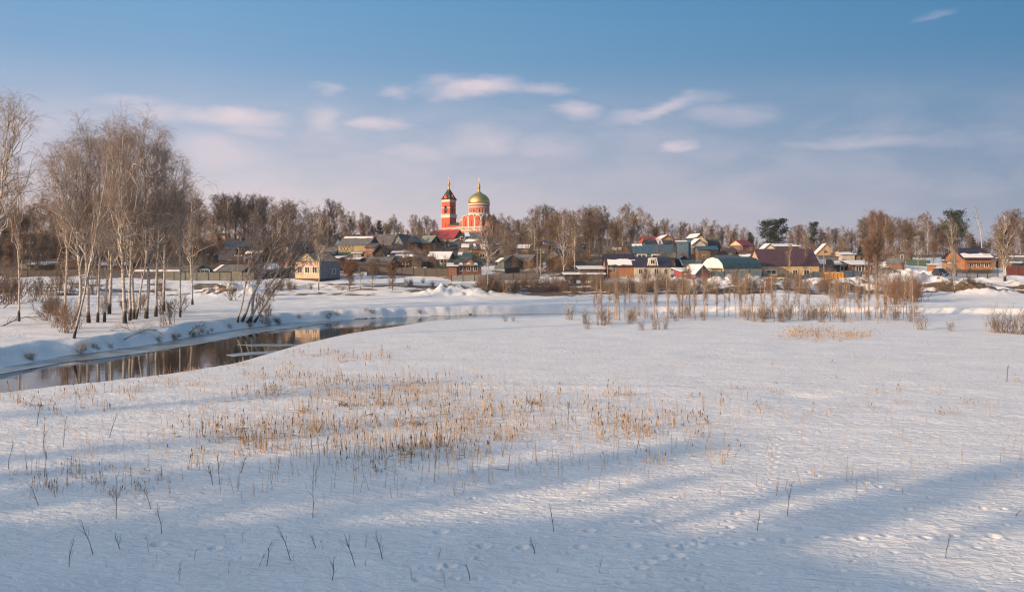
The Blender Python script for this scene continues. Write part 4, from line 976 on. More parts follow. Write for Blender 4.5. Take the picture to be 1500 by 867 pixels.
SLATE = M('slate', (.13, .125, .12)); DSLATE = M('slate', (.07, .065, .065)); GRN = M('metal', C(60, 85, 75)); TEALR = M('metal', (.045, .085, .10)); PURP = M('metal', (.040, .026, .040)); BROWNR = M('metal', (.085, .042, .045)); REDR = M('metal', (.36, .04, .035)); DRED = M('metal', (.22, .03, .035))
WOOD = M('plank', (.17, .10, .06)); DWOOD = M('plank', (.07, .05, .04)); TAN = M('plaster', (.42, .31, .19)); CREAM = M('plaster', (.44, .33, .21)); YEL = M('plank', (.55, .36, .12)); ORW = M('plank', (.46, .19, .07)); BRK = M('brick', (.25, .09, .06)); REDW = M('plank', (.42, .07, .04)); GRYW = M('plank', (.25, .26, .28)); BLUEW = M('plank', (.06, .17, .30)); TEALW = M('plank', (.02, .16, .15)); GREENW = M('plank', (.09, .30, .13)); WBR = M('brick', (.50, .44, .38)); PALE = M('plaster', (.60, .54, .42)); ORED = M('plank', (.60, .15, .08)); PINK = M('plaster', (.5, .28, .22)); BLUER = M('metal', (.03, .10, .24))
V1 = lambda *f: [(x, 1.0, .8, 1.1) for x in f]
full = (0, 1, 0, 1); low = (0, 1, 0, .35)
# --- left
house('red_brown_house', 'large dark red-brown house at the far left with plank roof and blue gable end', 'house', 28, 56, 375, 360, 341, 8, -20, 'side', DWOOD, M('plank', (.13, .045, .035)), D=285, gable=BLUEW, chim=(.55, .9), wins=V1(.3))
house('low_shed', 'low dark shed with a sloping snow roof below the red-brown house', 'shed', 38, 68, 400, 388, 384, 5, -10, 'shed', M('plank', (.10, .12, .06)), DSLATE, D=232, snow=[full])
house('long_shed', 'small brown shed with strip of snow, right of the red-brown house', 'shed', 60, 76, 372, 350, 346, 6, 0, 'shed', WOOD, DSLATE, D=300, snow=[low])
house('grey_gable_house', 'small grey house with pointed gable behind the lone slim birch', 'house', 271, 290, 368, 356, 346, 7, 0, 'gable', GRYW, SLATE, D=300, gable=M('plank', (.16, .2, .24)), wins=V1(.5), snow=[(0, 1, .1, .9)])
house('brick_hut', 'small far brick-red hut with snow before it under the tall dark trees', 'house', 313, 330, 353, 344, 341, 5, 0, 'side', PINK, DSLATE, D=345, wins=V1(.5))
house('pink_hut', 'small low hut with faded red roof left of the long brown house', 'house', 305, 320, 368, 364, 359, 5, 0, 'side', WOOD, M('metal', (.3, .1, .09)), D=300)
house('long_brown_house', 'long brown house with wide grey roof and a bright window left of the leaning clump', 'house', 321, 366, 372, 361, 352.5, 9, -15, 'side', M('plank', (.24, .15, .08)), SLATE, D=288, wins=[(.32, .7, 1.1, 1.2), (.6, .7, .9, 1.1), (.8, .7, .9, 1.1)], chim=(.5,))
house('cream_shed', 'long low cream shed with snowy flat roof below the long brown house', 'shed', 298, 336, 383, 375, 372.5, 5, 0, 'shed', CREAM, DSLATE, D=262, snow=[full], wins=[(.2, .5, .5, .5), (.8, .5, .5, .5)])
house('dark_shed', 'dark shed with snow strips beside the utility pole', 'shed', 330, 362, 391, 378, 375, 5, 0, 'shed', DWOOD, DSLATE, D=250, snow=[low])
house('teal_house', 'small teal house with green side and white window behind the grey plank fence', 'house', 288, 306, 405, 394, 387.5, 7, 14, 'gable', TEALW, M('slate', (.07, .12, .12)), D=222, wins=[(.5, .8, .8, 1.)], trim=True)
house('green_annex', 'green shed leaning against the left side of the teal house', 'shed', 270, 288, 405, 396, 389, 5, 5, 'side', M('plank', (.06, .17, .08)), SLATE, D=224, wins=[(.7, .8, .6, .7)])
house('board_barn', 'wide board barn with grey roof and tan door boards, right of the teal house', 'barn', 314, 356, 406, 396, 387.5, 8, -12, 'side', M('plank', (.10, .08, .07)), SLATE, D=220, door=(.8, 2.6, 1.6, M('plank', (.42, .30, .20))), snow=[(0, .12, 0, .9)])
house('low_grey_shed', 'low grey shed at the left end of the plank fence behind the birches', 'shed', 200, 262, 404, 397, 391, 6, 0, 'side', GRYW, SLATE, D=226, snow=[(0, 1, 0, .3)])
house('dark_long_shed', 'dark long shed behind the middle of the birch stand', 'shed', 140, 190, 400, 388, 380, 7, 0, 'side', DWOOD, DSLATE, D=240, snow=[(.1, .9, 0, .5)])
house('brown_cottage', 'brown cottage half hidden behind the left part of the birch stand', 'house', 84, 112, 396, 384, 372, 7, 20, 'gable', WOOD, M('slate', (.2, .1, .07)), D=245, wins=V1(.5))
house('pink_red_house', 'pinkish red house with white gable edge behind the leaning clump', 'house', 407, 430, 392, 372, 356, 8, -8, 'gable', M('brick', (.38, .13, .09)), DSLATE, D=245, wins=[(.3, 2.6, .8, 1.), (.7, 2.6, .8, 1.), (.3, .6, .8, 1.), (.7, .6, .8, 1.)], gable=M('plank', (.48, .35, .30)))
house('dark_brick_house', 'brick house with black gabled roof behind the cream house', 'house', 427, 449, 388, 366, 353, 9, 0, 'side', M('brick', (.16, .06, .045)), M('slate', (.025, .025, .03)), D=250, wins=[(.5, 2.2, .8, 1.)])
# cream house with graffiti
ch = house('cream_house', 'cream house with red and white painted front and right side tinted shade-grey', 'house', 429, 471.5, 411, 382.5, 371, 6.4, -33, 'side', CREAM, M('slate', (.09, .08, .075)), D=203, wins=[], base_m=DARKM, over=.15)
w_ = ch['_w']; eh = ch['_eh']
for fx in (.2, .5, .8): 
    window(ch, (fx-.5)*w_, 1.75, 1.35, 1.35, -3.2, mull=True)
GA = [simple('red_paint', (.55, .06, .06), .7), simple('white_paint', (.75, .70, .66), .7), simple('blue_paint', (.10, .12, .35), .7), simple('orange_paint', (.62, .25, .08), .7)]
r = random.Random(5)
for k, (mt, xs) in enumerate([(1, [(-.36,.0,-.30,1.),(-.30,1.,-.26,.1),(-.08,.05,-.02,.95),(-.1,.6,.0,.6),(.2,.1,.2,1.),(.28,.1,.36,1.)]), (0, [(-.22,.0,-.12,1.),(-.20,.95,-.12,.95),(-.14,.1,-.06,.8),(.06,.0,.08,1.),(.08,.5,.18,.5),(.16,.0,.16,1.),(.32,.1,.32,.9)]), (2, [(-.04,.2,.03,.9),(.12,.1,.13,.9)]), (3, [(-.30,.1,-.22,.9),(.38,.1,.44,.95),(.24,.9,.3,.2)])]):
    for x0, z0, x1, z1 in xs:
        a = Vector((x0*w_, -3.23-.004*k, 3.35+z0*1.15)); b = Vector((x1*w_, -3.23-.004*k, 3.35+z1*1.15)); n = Vector((b.z-a.z, 0, -(b.x-a.x))).normalized()*.11
        MB().add([a-n, a+n, b+n, b-n, a-n+Vector((0,.02,0)), a+n+Vector((0,.02,0)), b+n+Vector((0,.02,0)), b-n+Vector((0,.02,0))], [(0,1,2,3),(7,6,5,4),(0,4,5,1),(1,5,6,2),(2,6,7,3),(3,7,4,0)]).build('painted_stroke', GA[mt], ch)
MB().box(w_/2+.01, w_/2+.05, -3.2, 3.2, -.2, eh-.05).build('shade_side_wall', M('plank', (.20, .23, .27)), ch); window(ch, 1.2, 1.6, .7, 1.1, w_/2+.05, 'r')  # shade of the right wall painted on as a blue-grey board sheet
gd = MB().prism([(-.32*w_, eh), (.32*w_, eh), (0, eh+1.75)], -3.3, -.5).build('dormer', M('plank', (.42, .33, .20)), ch)
house('orange_red_hut', 'orange-red hut with flat snowy roof right behind the cream house', 'shed', 484, 497, 403, 378, 375.5, 5, -10, 'shed', ORED, DSLATE, D=228, snow=[full], wins=[(.3, 2.6, .8, .9)], over=.8)
house('dark_purple_shed', 'dark blue-black shed between the cream house and the orange-red hut', 'shed', 470, 484, 400, 380, 376, 5, 0, 'side', M('plank', (.05, .04, .09)), DSLATE, D=232)
# --- centre left
house('small_blue_house', 'small pale blue gabled house left of the yellow timbered house', 'house', 490, 498, 366, 353, 347, 6, 0, 'gable', M('plank', (.22, .36, .44)), DSLATE, D=300, wins=[(.5, 1.2, .6, .8)])
h = house('yellow_house', 'yellow house with dark cross timbers and long grey roof, left of the grey gabled house', 'house', 495, 540, 371, 358, 346.5, 9, -14, 'side', M('plank', (.48, .38, .20)), SLATE, D=280, gable=M('plank', (.20, .10, .06)), snow=[(.05, .95, .85, 1)])
mb = MB(); W = h['_w']; E = h['_eh']
for a, b in [((-.47, .1), (-.36, .92)), ((-.25, .1), (-.36, .92)), ((-.25, .1), (-.14, .92)), ((-.03, .1), (-.14, .92)), ((-.47, .9), (-.36, .1)), ((-.25, .9), (-.36, .1)), ((-.25, .9), (-.14, .1))]:
    mb.tube((a[0]*W, -4.53, a[1]*E), (b[0]*W, -4.53, b[1]*E), .07, n=4)
mb.box(-.49*W, .49*W, -4.58, -4.5, E*.0, E*.06).box(-.02*W, .0, -4.58, -4.5, 0, E).build('timber_frame', DARKM, h)
house('orange_annex', 'orange-brown annex at the right end of the yellow timbered house', 'shed', 535, 549, 374, 362, 356, 5, -20, 'side', M('plank', (.40, .16, .08)), DSLATE, D=272, wins=[(.5, .8, .6, .7)])
house('green_roof_shed', 'long low shed with mossy green roof below the yellow timbered house', 'shed', 487, 517, 382, 374, 369, 5, 0, 'side', WOOD, M('slate', (.16, .18, .09)), D=262)
house('cream_hut', 'little cream hut with two windows below the yellow timbered house', 'shed', 517, 529, 384, 371, 368, 5, 0, 'shed', CREAM, DSLATE, D=258, wins=[(.3, 1., .6, .9), (.7, 1., .6, .9)], snow=[low])
house('carport_shed', 'dark open-fronted shed with flat snow roof right of the orange-red hut', 'shed', 498, 526, 397, 380, 377, 6, 0, 'shed', M('plank', (.13, .08, .06)), DSLATE, D=238, snow=[full], wins=[(.6, .8, 1.0, .9)])
house('black_gable_hut', 'tall black pointed hut in the middle of the lower houses', 'shed', 547, 566, 386, 369, 357, 7, 10, 'gable', M('plank', (.035, .03, .03)), M('slate', (.06, .05, .05)), D=255, chim=(.75,))
house('board_hut', 'board hut with pointed unpainted gable under the black hut', 'shed', 554, 567, 384, 379, 370, 4, 0, 'gable', M('plank', (.24, .19, .14)), DSLATE, D=248)
house('lean_to_shed', 'low dark shed with curved snowy roof before the board hut', 'shed', 550, 577, 395, 386, 383, 4, 0, 'shed', DWOOD, SLATE, D=236, snow=[full])
house('grey_gable_cottage', 'blue-grey gabled house with large grey roof and orange side wall at the village centre', 'house', 552, 577, 369, 358, 342.5, 8, 0, 'side', M('plank', (.56, .30, .14)), SLATE, D=292, gable=M('plank', (.22, .27, .33)))
house('plank_gable_house', 'blue-grey plank house end with small attic window at the village centre', 'house', 575, 590, 371, 355, 342, 12, -8, 'gable', M('plank', (.24, .29, .36)), SLATE, D=288, wins=[(.5, 4.0, .6, .8), (.3, 1., .7, 1.), (.7, 1., .7, 1.)], chim=(.5,))
house('red_long_roof', 'low red roofed house peeking out above the yellow timbered house', 'house', 528, 552, 352, 346, 343, 7, 0, 'side', M('brick', (.2, .08, .06)), M('metal', (.28, .06, .07)), D=345)
house('brown_hip_house', 'brown house with grey hipped roof and a boarded window, right of the grey gable', 'house', 589, 612, 368, 355, 345, 9, -10, 'hip', M('plank', (.13, .07, .075)), SLATE, D=295, wins=[(.25, .9, 1.6, 1.6), (.9, .9, .6, 1.3)], chim=(.2,))
house('green_gable_house', 'orange-walled house with pale green roof and dark blue gable end', 'house', 612, 630, 367, 355, 344.5, 7, -30, 'side', ORW, M('slate', (.19, .21, .17)), D=298, gable=M('plank', (.03, .04, .08)), side=[(.5, 3.1, .7, .8), (.4, 1., .8, 1.)])
house('red_roof_house', 'long house with a bright red roof and cream wall just below the church', 'house', 627, 665, 356, 349, 336, 11, -22, 'side', CREAM, REDR, D=375, gable=M('plank', (.06, .20, .22)), wins=[(.2, .6, 1., 1.), (.45, .6, 1., 1.), (.75, .6, 1., 1.)])
house('cream_extension', 'cream extension with a square window at the right end of the red-roofed house', 'house', 663, 673, 361, 353, 350, 5, -10, 'side', M('plank', (.6, .5, .36)), M('slate', (.3, .29, .28)), D=345, wins=[(.55, .7, 1.6, 1.2)])
house('tan_gable_hut', 'tan pointed gable hut directly below the church arches', 'house', 671, 685, 352, 346, 341, 6, 5, 'gable', M('plank', (.4, .29, .18)), DSLATE, D=365, wins=[(.5, .3, 1.8, 1.)])
house('teal_roof_house', 'teal roofed house with grey-blue wall below the right part of the church', 'house', 682, 706, 356, 347, 340, 9, 8, 'side', M('plank', (.16, .20, .25)), M('metal', (.08, .14, .18)), D=350, snow=[(.05, .3, .2, 1.)], wins=[(.3, .7, .8, 1.2), (.6, .7, .8, 1.2), (.85, .7, .8, 1.2)])
house('dark_window_hut', 'small dark brown hut with one pale window and pointed roof below the red roof', 'shed', 650, 661, 366, 359, 353, 5, 0, 'gable', M('plank', (.06, .04, .05)), DSLATE, D=315, wins=[(.5, .9, .9, .9)])
house('snow_roof_barn', 'long low brown roof with strips of snow left of the dark window hut', 'barn', 632, 651, 367, 362, 358, 6, 0, 'side', WOOD, M('slate', (.2, .18, .16)), D=310, snow=[(0, 1, .7, 1.), (0, 1, 0, .2)])
house('snow_cap_house', 'brown roofed house with a big triangle of snow left of the ochre house', 'house', 672, 690, 373, 362, 355, 8, 0, 'side', M('plank', (.33, .24, .18)), M('slate', (.09, .055, .05)), D=290, snow=[(.25, .95, 0, .7)])
# ochre house
house('ochre_house', 'tall ochre yellow house with snow-covered roof pieces near the big birch', 'house', 691, 714, 384, 365, 357, 8, 6, 'side', M('plank', (.62, .36, .08)), M('slate', (.07, .06, .06)), D=262, snow=[(.58, 1., 0, .9), (.2, .35, .6, 1.)], wins=[(.66, 1.4, 1.3, 1.1), (.22, 3.6, .5, 1.)], band=(2.3, 2.9, M('plank', (.30, .17, .12))))
# green houses
house('green_house', 'green and white house with thick snow roof and a white framed window', 'house', 626, 656, 396, 379, 369, 8, -10, 'side', M('plank', (.48, .42, .33)), M('slate', (.2, .2, .18)), D=240, snow=[full], wins=[(.8, 2.0, 1.7, 1.0)], band=(1.1, 1.9, GREENW), base_m=M('plank', (.17, .08, .06)))
house('green_yellow_house', 'yellow house with green eaves and green roof right of the green and white house', 'house', 660, 690, 388, 378, 370, 8, -6, 'side', M('plank', (.55, .36, .06)), M('metal', (.035, .08, .065)), D=250, snow=[(.3, .5, .6, 1.)], band=(1.5, 2.0, GREENW), wins=[(.5, .4, .7, .7)])
house('snow_lean_roof_hut', 'little hut with slanted snow roof and patches of yellow and teal wall', 'shed', 593, 618, 393, 386, 374, 6, 10, 'side', M('plank', (.5, .36, .10)), M('slate', (.18, .16, .15)), D=243, snow=[(.0, .6, .5, 1.)], door=(.78, 1.8, 1.1, TEALW))
house('teal_dark_shed', 'dark teal shed with snow strip between the hut and the grey houses', 'shed', 578, 600, 390, 378, 373, 6, -6, 'side', M('plank', (.02, .07, .07)), M('slate', (.04, .09, .1)), D=250, snow=[(0, 1, .75, 1.)])
house('pink_board_shed', 'pinkish board shed below the brown hipped house', 'shed', 574, 604, 380, 371, 368, 5, 0, 'shed', PINK, DSLATE, D=265, snow=[full], wins=[(.4, .6, .8, .6)])
house('white_low_hut', 'low white-roofed hut before the green and white house', 'shed', 606, 622, 396, 392.5, 390, 3, 0, 'shed', DWOOD, DSLATE, D=232, snow=[full])
# brick house
bh = house('brick_house', 'two-storey brown brick house with white arched window frames and a gable dormer', 'house', 668, 705, 413, 389, 379.5, 8, 8, 'side', M('brick', (.21, .085, .055)), M('slate', (.05, .06, .055)), D=207, wins=[(.2, 2.6, .75, 1.35), (.5, 2.6, .75, 1.35), (.77, 2.6, .75, 1.35), (.2, .4, .8, .9), (.5, .1, .7, 1.3), (.77, .4, .7, .9)], snow=[])
W = bh['_w']; E = bh['_eh']
dm = MB().prism([(-1.0,E-.1),(1.0,E-.1),(1.0,E+1.0),(0,E+1.7),(-1.0,E+1.0)], -4.1, -1.).build('dormer', M('brick', (.32, .17, .12)), bh)
MB().slab([(-1.35,-.9,E+.78),(-1.35,-4.35,E+.78),(0,-4.35,E+1.8),(0,-.9,E+1.8)], .1).slab([(1.35,-4.35,E+.78),(1.35,-.9,E+.78),(0,-.9,E+1.8),(0,-4.35,E+1.8)], .1).build('dormer_roof', DSLATE, dm)
for fx in (.2, .5, .77):
    mb = MB(); x = (fx-.5)*W
    mb.prism([(x-.6,4.05),(x+.6,4.05),(x+.35,4.4),(x,4.6),(x-.35,4.4)], -4.12, -4.0); mb.build('window_crown', WHITE, bh)
house('brick_lean_to', 'small brick lean-to with slanted snowy roof on the left of the two-storey brick house', 'shed', 657, 669, 413, 390, 386, 5, 4, 'shed', M('brick', (.27, .11, .07)), DSLATE, D=206, snow=[full])
# --- middle
house('blue_roof_chalet', 'pale yellow house with dark blue roof high between the birches right of the church', 'house', 784, 801, 368, 344, 338, 7, 0, 'side', M('plank', (.45, .32, .16)), M('metal', (.05, .09, .16)), D=320, wins=[(.5, 2.5, .7, 1.)])
house('blue_roof_hut', 'smaller hut with blue roof and pinkish wall below the pale yellow house', 'house', 799, 811, 370, 355, 351, 5, 8, 'side', PINK, BLUER, D=305, wins=[(.4, 1.8, .6, .8)])
house('tan_snow_hut', 'tan hut with white snow cap between birch trunks right of the big forked birch', 'shed', 759, 774, 378, 363, 358.5, 6, -8, 'side', M('plank', (.36, .26, .17)), DSLATE, D=290, snow=[full])
house('low_sheds', 'low dark shed row with layers of snow left of the wooden house', 'shed', 850, 884, 411, 394, 390.5, 7, 0, 'shed', M('plank', (.17, .10, .08)), DSLATE, D=208, snow=[full])
house('flat_garage', 'flat black garage with snow on top, left end of the shed row', 'shed', 828, 851, 413, 402, 400, 5, 0, 'shed', M('plank', (.045, .03, .03)), DSLATE, D=205, snow=[full])
house('board_lean_to', 'reddish board lean-to in front of the low dark shed row', 'shed', 851, 885, 412, 402, 400, 3, 0, 'shed', M('plank', (.20, .10, .075)), DSLATE, D=203, snow=[(0, 1, 0, .8)])
house('wooden_house', 'wooden orange-brown house under a dark purple roof with a white patch of snow', 'house', 889, 930, 411, 389, 371.5, 9, 0, 'side', M('plank', (.46, .19, .07)), PURP, D=209, snow=[(.1, .98, .12, .5)], wins=[(.24, 2.0, .6, 1.2), (.75, .3, .7, .8)], base_m=M('brick', (.16, .06, .05)))
wb = house('white_brick_house', 'white brick house with long dark purple roof and white framed dormer', 'house', 929.5, 983, 407, 389.5, 376, 9, 0, 'side', WBR, PURP, D=208, wins=[(.16, .9, .75, 1.1), (.31, .9, .75, 1.1), (.60, .9, .9, 1.2), (.86, .9, .75, 1.1)], band=(2.55, 2.75, WHITE))
W = wb['_w']; E = wb['_eh']; xo = .0*W
db = MB().prism([(xo-.9,E+.1),(xo+.9,E+.1),(xo+.65,E+1.75),(xo-.65,E+1.75)], -4.3, -1.2).build('dormer', PALE, wb)
MB().add([(xo-1.35,-4.36,E-.1),(xo-1.1,-4.36,E-.1),(xo-.75,-4.36,E+1.8),(xo-.95,-4.36,E+1.95)]+[(xo-1.35,-4.28,E-.1),(xo-1.1,-4.28,E-.1),(xo-.75,-4.28,E+1.8),(xo-.95,-4.28,E+1.95)], [(0,1,2,3),(7,6,5,4),(0,4,5,1),(1,5,6,2),(2,6,7,3),(3,7,4,0)]).add([(-(xo-1.35),-4.36,E-.1),(-(xo-1.1),-4.36,E-.1),(-(xo-.75),-4.36,E+1.8),(-(xo-.95),-4.36,E+1.95)]+[(-(xo-1.35),-4.28,E-.1),(-(xo-1.1),-4.28,E-.1),(-(xo-.75),-4.28,E+1.8),(-(xo-.95),-4.28,E+1.95)], [(3,2,1,0),(4,5,6,7),(1,5,4,0),(2,6,5,1),(3,7,6,2),(0,4,7,3)]).box(xo-.95, xo+.95, -4.36, -4.28, E+1.8, E+1.95).build('dormer_trim', WHITE, db)
window(wb, xo, E+.5, .9, .9, -4.3)
house('teal_house_big', 'large teal blue house with snow-edged roof behind the purple-roofed houses', 'house', 929, 985, 386, 370, 357.5, 10, -6, 'side', M('plank', (.07, .15, .19)), M('metal', (.06, .10, .125)), D=245, wins=[(.2, 1.3, 2.2, 1.1), (.6, 1.3, 2.6, 1.0)], snow=[(0, .25, .85, 1.)], chim=(.7,), group=None)
house('blue_attic_house', 'bright blue boarded house with yellow gable above the teal house', 'house', 947, 986, 372, 358, 351, 8, 0, 'side', M('plank', (.10, .28, .45)), M('slate', (.07, .05, .05)), D=275, snow=[(.45, .62, .1, .9)])
house('red_ridge_house', 'house with bright red roof behind the top of the blue houses', 'house', 945, 985, 362, 351, 345.5, 9, 4, 'side', M('plank', (.5, .1, .08)), REDR, D=300)
house('white_gable_hut', 'small gable with white edge and yellow wall beside the red ridge roof', 'house', 968, 986, 360, 350, 344.5, 6, 8, 'gable', M('plank', (.6, .42, .16)), DRED, D=292, snow=[(0, 1, .2, .95)])
house('blue_block_house', 'tall plain blue block house left of the pale gabled house', 'house', 992, 1008, 386, 354, 351, 6, -18, 'shed', M('plank', (.07, .16, .25)), M('metal', (.1, .18, .26)), D=262, snow=[(0, .8, 0, .4)], side=[(.5, 1., .8, 1.)])
house('olive_roof_shed', 'shed with olive slate roof right of the teal house', 'shed', 970, 988, 390, 376, 368, 6, -10, 'side', DWOOD, M('slate', (.13, .13, .10)), D=238)
house('pale_gable_house', 'pale yellow house with steep dark roof and snow-edged gables above the barn', 'house', 1013, 1037, 382, 354, 342.5, 9, 8, 'gable', M('plaster', (.66, .56, .34)), M('slate', (.045, .04, .05)), D=288, wins=[(.45, 5.8, 1.2, 1.2)], snow=[(0, 1, .6, 1.)])
house('snow_porch_house', 'front wing with snow-edged low gable on the pale yellow house', 'house', 1014, 1034, 384, 358, 350, 4, 8, 'gable', M('plaster', (.60, .50, .42)), DSLATE, D=283, band=(1.5, 2.6, M('plank', (.55, .12, .07))), snow=[(0, 1, .1, 1.)], wins=[(.4, 3.4, .8, 1.2)])
house('dark_roof_wing', 'wing with large black roof on the right of the pale yellow house', 'house', 1036, 1055, 380, 362, 350.5, 9, 0, 'side', M('plank', (.10, .07, .06)), M('slate', (.035, .03, .035)), D=296)
house('teal_porch_roof', 'brown shed with teal roof below the pale yellow house', 'shed', 1023, 1051, 386, 365, 360, 6, 0, 'side', M('plank', (.26, .17, .11)), M('metal', (.045, .10, .125)), D=275, wins=[(.3, 1.6, 1., 1.)])
house('grey_green_shed', 'grey-green roofed shed left of the barn', 'shed', 1001, 1029, 396, 388, 380.5, 7, 0, 'side', M('plank', (.10, .10, .09)), M('slate', (.16, .18, .15)), D=240, snow=[(0, .05, 0, 1)])
house('blue_grey_shed', 'small blue-grey shed touching the left end of the barn', 'shed', 1028, 1042, 398, 384, 381, 5, 0, 'side', M('plank', (.18, .22, .28)), M('metal', (.16, .2, .24)), D=236)
rg = house('red_garage', 'red garage with grey gable, snow on the left roof slope and orange-red doors', 'garage', 1018, 1041, 411, 399.5, 388, 5, 22, 'gable', M('plank', (.22, .22, .21)), SLATE, D=198, gable=M('plank', (.24, .24, .23)), snow=[(0, 1, .0, 1.)], door=(.6, 2.4, 1.7, M('plank', (.62, .12, .06))), over=.35)
MB().box(-rg['_w']/2-.05, -rg['_w']/2-.01, -2.4, 2.4, 0, rg['_eh']-.1).build('side_boards', M('plank', (.45, .07, .06)), rg)
house('red_side_shed', 'low red shed with swept snow roof on the left of the red garage', 'shed', 998, 1017, 409, 398, 393, 4, 16, 'shed', M('plank', (.45, .07, .06)), DSLATE, D=201, snow=[full])
bn = house('green_roof_barn', 'long barn with dark green rounded roof and bright white end gable', 'barn', 1057, 1120, 409, 392.5, 376, 8.5, 24, 'gambrelx', M('plank', (.48, .42, .33)), M('metal', (.045, .085, .09)), D=206, gable=M('plaster', (.75, .72, .64)), wins=[(.2, .9, .8, 1.), (.5, 1., 1.3, 1.), (.76, .9, .8, 1.)], over=.12)
house('yellow_base_room', 'pale yellow ground storey under the white barn gable', 'house', 1043, 1057, 409, 394, 392.5, 3, 12, 'shed', M('plaster', (.56, .45, .24)), DSLATE, D=204, over=.1)
house('red_roof_cottage', 'cottage with dark red roof and cream left gable far behind the barn', 'house', 1087, 1104, 372, 359, 351.5, 8, 24, 'side', M('plank', (.22, .16, .14)), DRED, D=330, gable=M('plaster', (.56, .44, .30)), wins=[(.5, 1., .8, .9)])
house('brown_far_house', 'low brown house with snow strip between the barn and the red-roofed cottage', 'house', 1085, 1106, 383, 375, 366, 7, 0, 'side', M('plank', (.16, .09, .08)), M('slate', (.10, .05, .05)), D=290, snow=[(0, .7, 0, .3)], chim=(.2, .95))
house('brown_haystack_shed', 'rounded reddish-brown shed roof left of the red-roofed cottage', 'shed', 1066, 1084, 380, 370, 361, 6, 0, 'hip', M('plank', (.22, .12, .08)), M('slate', (.24, .13, .09)), D=300)
house('long_brown_building', 'long building with big brown metal roof and tan walls right of the barn', 'warehouse', 1116, 1200, 409, 388, 364, 12, 0, 'side', M('plaster', (.45, .32, .18)), BROWNR, D=215, wins=[(.16, 1.0, 2.2, 1.1), (.58, .9, 1., 1.3), (.78, .9, 1.2, 1.3)], over=.3)
house('snow_gable_hut', 'small hut buried under snow with pointed gable left of the long snow roof', 'shed', 1118, 1137, 371, 365, 357, 5, 0, 'gable', M('plaster', (.6, .52, .42)), DSLATE, D=280, snow=[(0, 1, 0, 1)])
house('long_snow_roof', 'dark flat building with a long even snow roof under the pines', 'house', 1137, 1170, 372, 361, 357, 8, 0, 'shed', M('plank', (.12, .08, .05)), DSLATE, D=300, snow=[full])
house('tan_gable_house', 'tan gabled house with wide snowy eaves right of the pines', 'house', 1198, 1222, 385, 370, 357, 9, -12, 'gable', M('plank', (.52, .33, .18)), M('slate', (.3, .2, .15)), D=285, wins=[(.5, 3., 1., 1.), (.3, .6, .9, 1.)], snow=[(0, 1, 0, 1.)])
house('tan_wing', 'small tan wing stepping down from the right of the tan gabled house', 'house', 1220, 1232, 383, 372, 363, 6, -12, 'gable', M('plank', (.5, .27, .14)), DSLATE, D=280, wins=[(.5, 1., .7, .9)])
house('white_flat_hut', 'flat white hut right of the tan gabled house', 'shed', 1233, 1252, 384, 373, 369.5, 5, 0, 'shed', M('plaster', (.45, .40, .36)), DSLATE, D=275, snow=[full])
house('snow_layer_shed', 'long low open shed with two layers of snowy roof behind the yellow container', 'shed', 1218, 1248, 401, 388, 383, 6, 0, 'shed', M('plank', (.16, .10, .08)), DSLATE, D=226, snow=[full], wins=[(.6, .8, 1.6, 1.1)], over=.9)
house('snow_post_shed', 'open shed with snowy roof and pale posts right of the yellow container', 'shed', 1249, 1278, 402, 388, 382, 6, 0, 'shed', M('plank', (.20, .10, .08)), DSLATE, D=222, snow=[full], wins=[(.3, .8, 1.2, 1.3), (.75, .8, 1.2, 1.3)], over=.9)
# --- right
lh = house('log_house', 'orange log house with dark purple roof edged by snow, behind the right fence', 'house', 1413, 1452, 398, 376.5, 363, 10, 0, 'side', M('plank', (.50, .20, .07)), PURP, D=228, snow=[(.02, 1, .02, .38)], wins=[(.25, 1.2, .8, 1.), (.52, 1.2, .8, 1.), (.82, 1.2, .9, 1.)], base_m=DARKM, over=.9)
W = lh['_w']; MB().box(-W/2, W/2, -5.9, -5.0, 2.35, 2.5).box(-W/2, -W/2+.15, -5.9, -5.75, 0, 2.4).box(W/2-.15, W/2, -5.9, -5.75, 0, 2.4).build('porch_beam', M('plank', (.4, .16, .07)), lh)
house('log_annex', 'low tan annex on the left of the orange log house', 'house', 1396, 1412, 398, 387, 382, 6, 0, 'shed', M('plank', (.42, .24, .12)), DSLATE, D=232, snow=[low])
house('orange_hut', 'small orange hut beside the snowy lane', 'shed', 1362, 1371, 398, 388, 386.5, 3, -14, 'shed', M('plank', (.62, .20, .06)), DSLATE, D=226, snow=[(0, 1, 0, .5)])
house('grey_far_house', 'grey-roofed low house at the right edge behind the big birch', 'house', 1478, 1520, 392, 384, 376, 8, 0, 'side', WOOD, M('slate', (.14, .13, .12)), D=245)
house('lane_house', 'dark far house with reddish roof at the top of the snowy lane', 'house', 1300, 1320, 385, 378, 372, 7, 0, 'side', DWOOD, DRED, D=330, snow=[(0, 1, 0, .4)])
WCOL = [WOOD, DWOOD, GREYW, M('plank', (.20, .15, .12)), M('plank', (.13, .12, .11)), M('plank', (.24, .12, .08)), M('plank', (.12, .15, .13)), M('plank', (.30, .24, .17))]
RCOL = [SLATE, DSLATE, M('slate', (.10, .075, .07)), M('metal', (.09, .07, .07)), M('slate', (.15, .14, .13))]
rs = random.Random(21)
